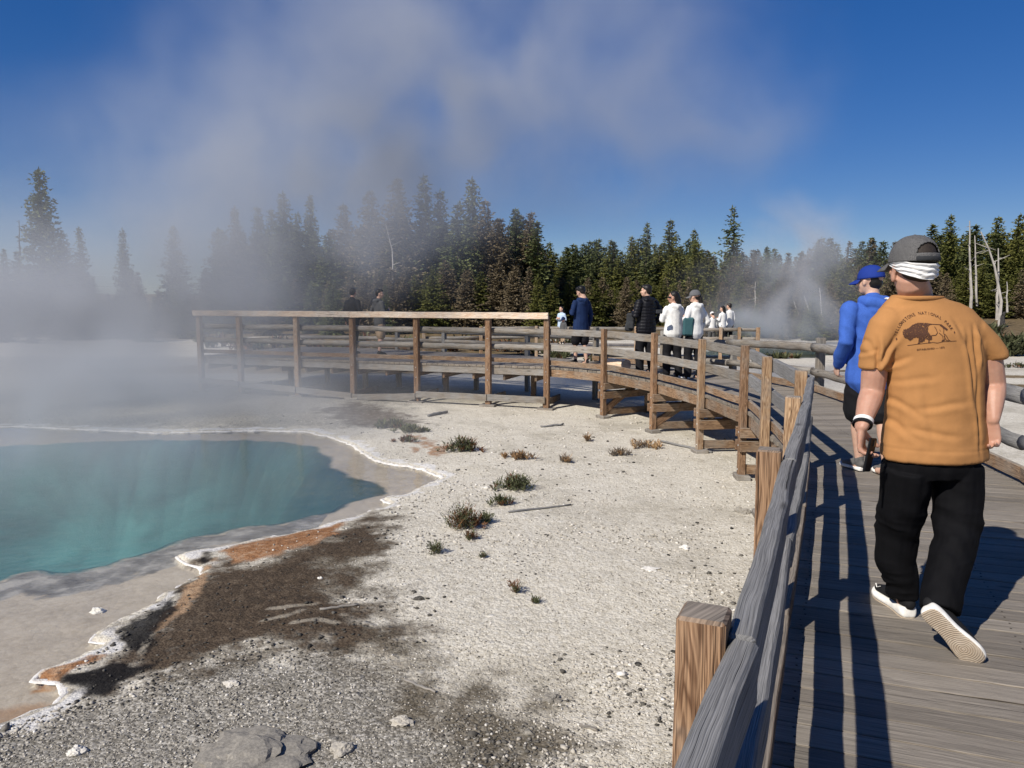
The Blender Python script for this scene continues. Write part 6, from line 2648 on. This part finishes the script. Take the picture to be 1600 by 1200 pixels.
# ------------------------------------------------------------------ steam
def steam_mat(name, dens, col=(.63, .65, .68), aniso=.15):
    m = bpy.data.materials.new(name)
    m.use_nodes = True
    nt = m.node_tree
    for n in list(nt.nodes):
        if n.type != 'OUTPUT_MATERIAL':
            nt.nodes.remove(n)
    out = [n for n in nt.nodes if n.type == 'OUTPUT_MATERIAL'][0]
    at = nd(nt, 'ShaderNodeAttribute', attribute_name='density')
    d = mth(nt, 'MULTIPLY', at.outputs['Fac'], dens)
    sc = nd(nt, 'ShaderNodeVolumePrincipled', {'Color': col + (1,), 'Density': d, 'Anisotropy': aniso, 'Density Attribute': ''})
    nt.links.new(sc.outputs[0], out.inputs['Volume'])
    return m


def steam_volume(name, lo, hi, res, blobs, mat, nscale, label, floor=-1.0, lo_cut=.40, gain=3.2, warp=1.4):
    """a voxel grid of steam filled from soft puffs broken up by turbulence"""
    vd = bpy.data.volumes.new(name)
    o = bpy.data.objects.new(name, vd)
    COL.objects.link(o)
    vd.materials.append(mat)
    g = bpy.data.node_groups.new(name, 'GeometryNodeTree')
    g.interface.new_socket('Geometry', in_out='INPUT', socket_type='NodeSocketGeometry')
    g.interface.new_socket('Geometry', in_out='OUTPUT', socket_type='NodeSocketGeometry')
    out = g.nodes.new('NodeGroupOutput')
    pos = g.nodes.new('GeometryNodeInputPosition').outputs[0]
    wn = nd(g, 'ShaderNodeTexNoise', {'Scale': nscale * .55, 'Detail': 3.0})
    g.links.new(pos, wn.inputs['Vector'])
    wv = nd(g, 'ShaderNodeVectorMath', {0: wn.outputs['Color'], 1: (.5, .5, .5)}, operation='SUBTRACT').outputs[0]
    wv = nd(g, 'ShaderNodeVectorMath', {0: wv, 'Scale': warp * 2}, operation='SCALE').outputs[0]
    wp = nd(g, 'ShaderNodeVectorMath', {0: pos, 1: wv}, operation='ADD').outputs[0]
    tot = None
    for c, r, w in blobs:
        q = nd(g, 'ShaderNodeVectorMath', {0: wp, 1: tuple(c)}, operation='SUBTRACT').outputs[0]
        q = nd(g, 'ShaderNodeVectorMath', {0: q, 1: tuple(r)}, operation='DIVIDE').outputs[0]
        d2 = nd(g, 'ShaderNodeVectorMath', {0: q, 1: q}, operation='DOT_PRODUCT').outputs['Value']
        e = mth(g, 'MULTIPLY', mth(g, 'EXPONENT', mth(g, 'MULTIPLY', d2, -1.0)), w)
        tot = e if tot is None else mth(g, 'ADD', tot, e)
    n = nd(g, 'ShaderNodeTexNoise', {'Scale': nscale, 'Detail': 6.0, 'Roughness': .58, 'Distortion': .4})
    g.links.new(wp, n.inputs['Vector'])
    nf = mth(g, 'MULTIPLY', mth(g, 'SUBTRACT', n.outputs[0], lo_cut), gain, clamp=True)
    sep = nd(g, 'ShaderNodeSeparateXYZ', {0: pos})
    # soft limits at the sides of the box
    den = mth(g, 'MULTIPLY', tot, nf)
    den = mth(g, 'SUBTRACT', den, .012)
    den = mth(g, 'MAXIMUM', den, 0.0)
    for i in range(3):
        a = mth(g, 'MULTIPLY', mth(g, 'SUBTRACT', sep.outputs[i], lo[i]), 1.0 if i < 2 else 4.0, clamp=True)
        b = mth(g, 'MULTIPLY', mth(g, 'SUBTRACT', hi[i], sep.outputs[i]), 1.0, clamp=True)
        den = mth(g, 'MULTIPLY', den, mth(g, 'MULTIPLY', a, b))
    vc = nd(g, 'GeometryNodeVolumeCube', {'Density': den, 'Background': 0.0, 'Min': lo, 'Max': hi,
                                          'Resolution X': int((hi[0] - lo[0]) / res), 'Resolution Y': int((hi[1] - lo[1]) / res), 'Resolution Z': int((hi[2] - lo[2]) / res)})
    sm = nd(g, 'GeometryNodeSetMaterial', {'Geometry': vc.outputs[0], 'Material': mat})
    g.links.new(sm.outputs[0], out.inputs[0])
    md = o.modifiers.new('steam', 'NODES')
    md.node_group = g
    tag(o, label, 'steam', kind='stuff')
    return o


BL = []


def puff(u, v, d, rx, ry, rz, w):
    BL.append((P(u, v, d), (rx, ry, rz), w))


puff(60, 640, 12.0, 4.2, 3.2, .62, .95)
puff(-20, 610, 14.5, 5.5, 4.0, .8, .75)
puff(230, 395, 18.5, 2.6, 3.0, 1.2, .8)       # sheet of steam over the water
puff(190, 655, 12.6, 3.0, 1.8, .5, 1.2)
puff(60, 700, 9.6, 2.6, 1.8, .42, .8)
puff(330, 668, 12.8, 2.2, 1.0, .42, 1.0)
puff(480, 660, 13.6, 1.4, .9, .4, .5)
puff(300, 612, 15.5, 3.2, 2.6, .65, .55)
puff(-80, 500, 17, 5.0, 4.0, 1.6, 1.1)
puff(90, 490, 18, 3.6, 3.5, 1.5, 1.1)
puff(250, 470, 18.5, 2.6, 3.0, 1.9, 1.15)
puff(370, 410, 21.5, 1.9, 1.8, 1.8, 1.1)
puff(520, 380, 23, 2.2, 1.3, 1.5, .9)
puff(640, 350, 23, 2.2, 1.3, 1.5, .7)
puff(330, 300, 18, 2.9, 3.0, 1.7, .7)
puff(460, 290, 18, 2.6, 3.0, 1.35, .85)
puff(600, 280, 18, 2.4, 2.6, 1.25, .85)
puff(470, 180, 17, 2.7, 3.0, 1.7, .75)
puff(620, 160, 17, 2.5, 3.0, 1.7, .8)
puff(600, 30, 17, 2.6, 2.6, 1.5, .85)
puff(760, 230, 18, 2.6, 2.6, 1.3, .55)
puff(830, 120, 18, 2.4, 2.6, 1.5, .75)
puff(930, 40, 18, 2.4, 2.6, 1.4, .6)
puff(1050, 170, 19, 2.6, 2.4, 1.5, .55)
puff(960, 280, 19, 2.4, 2.4, 1.2, .3)
puff(1160, 210, 19, 1.8, 2.4, 1.2, .3)
puff(400, 610, 16.6, 1.7, .9, .5, .35)
steam_volume('steam_cloud', (-17, 5.5, -1.05), (8.5, 25, 10.5), .17, BL, steam_mat('pool_steam', .34, (.76, .785, .825)), .47, 'grey white steam rising from the hot spring and drifting over the platform', lo_cut=.385, gain=3.4)
BL = []
puff(1250, 500, 36, 2.0, 1.8, 1.1, 1.0)
puff(1290, 430, 37, 1.6, 1.6, 1.5, .9)
puff(1180, 520, 36, 1.6, 1.6, .8, .8)
puff(1250, 350, 38, 1.6, 1.5, 1.3, .6)
puff(1130, 470, 38, 2.0, 1.6, 1.6, .3)
puff(1210, 420, 38, 2.0, 1.6, 1.2, .45)
steam_volume('vent_steam', (6, 31, -1.05), (20, 43, 7.5), .2, BL, steam_mat('vent_steam', 1.0, (.9, .91, .93)), .5, 'small plume of steam over the far blue grey pool')
scene.cycles.volume_step_rate = 1.5
scene.cycles.volume_max_steps = 256
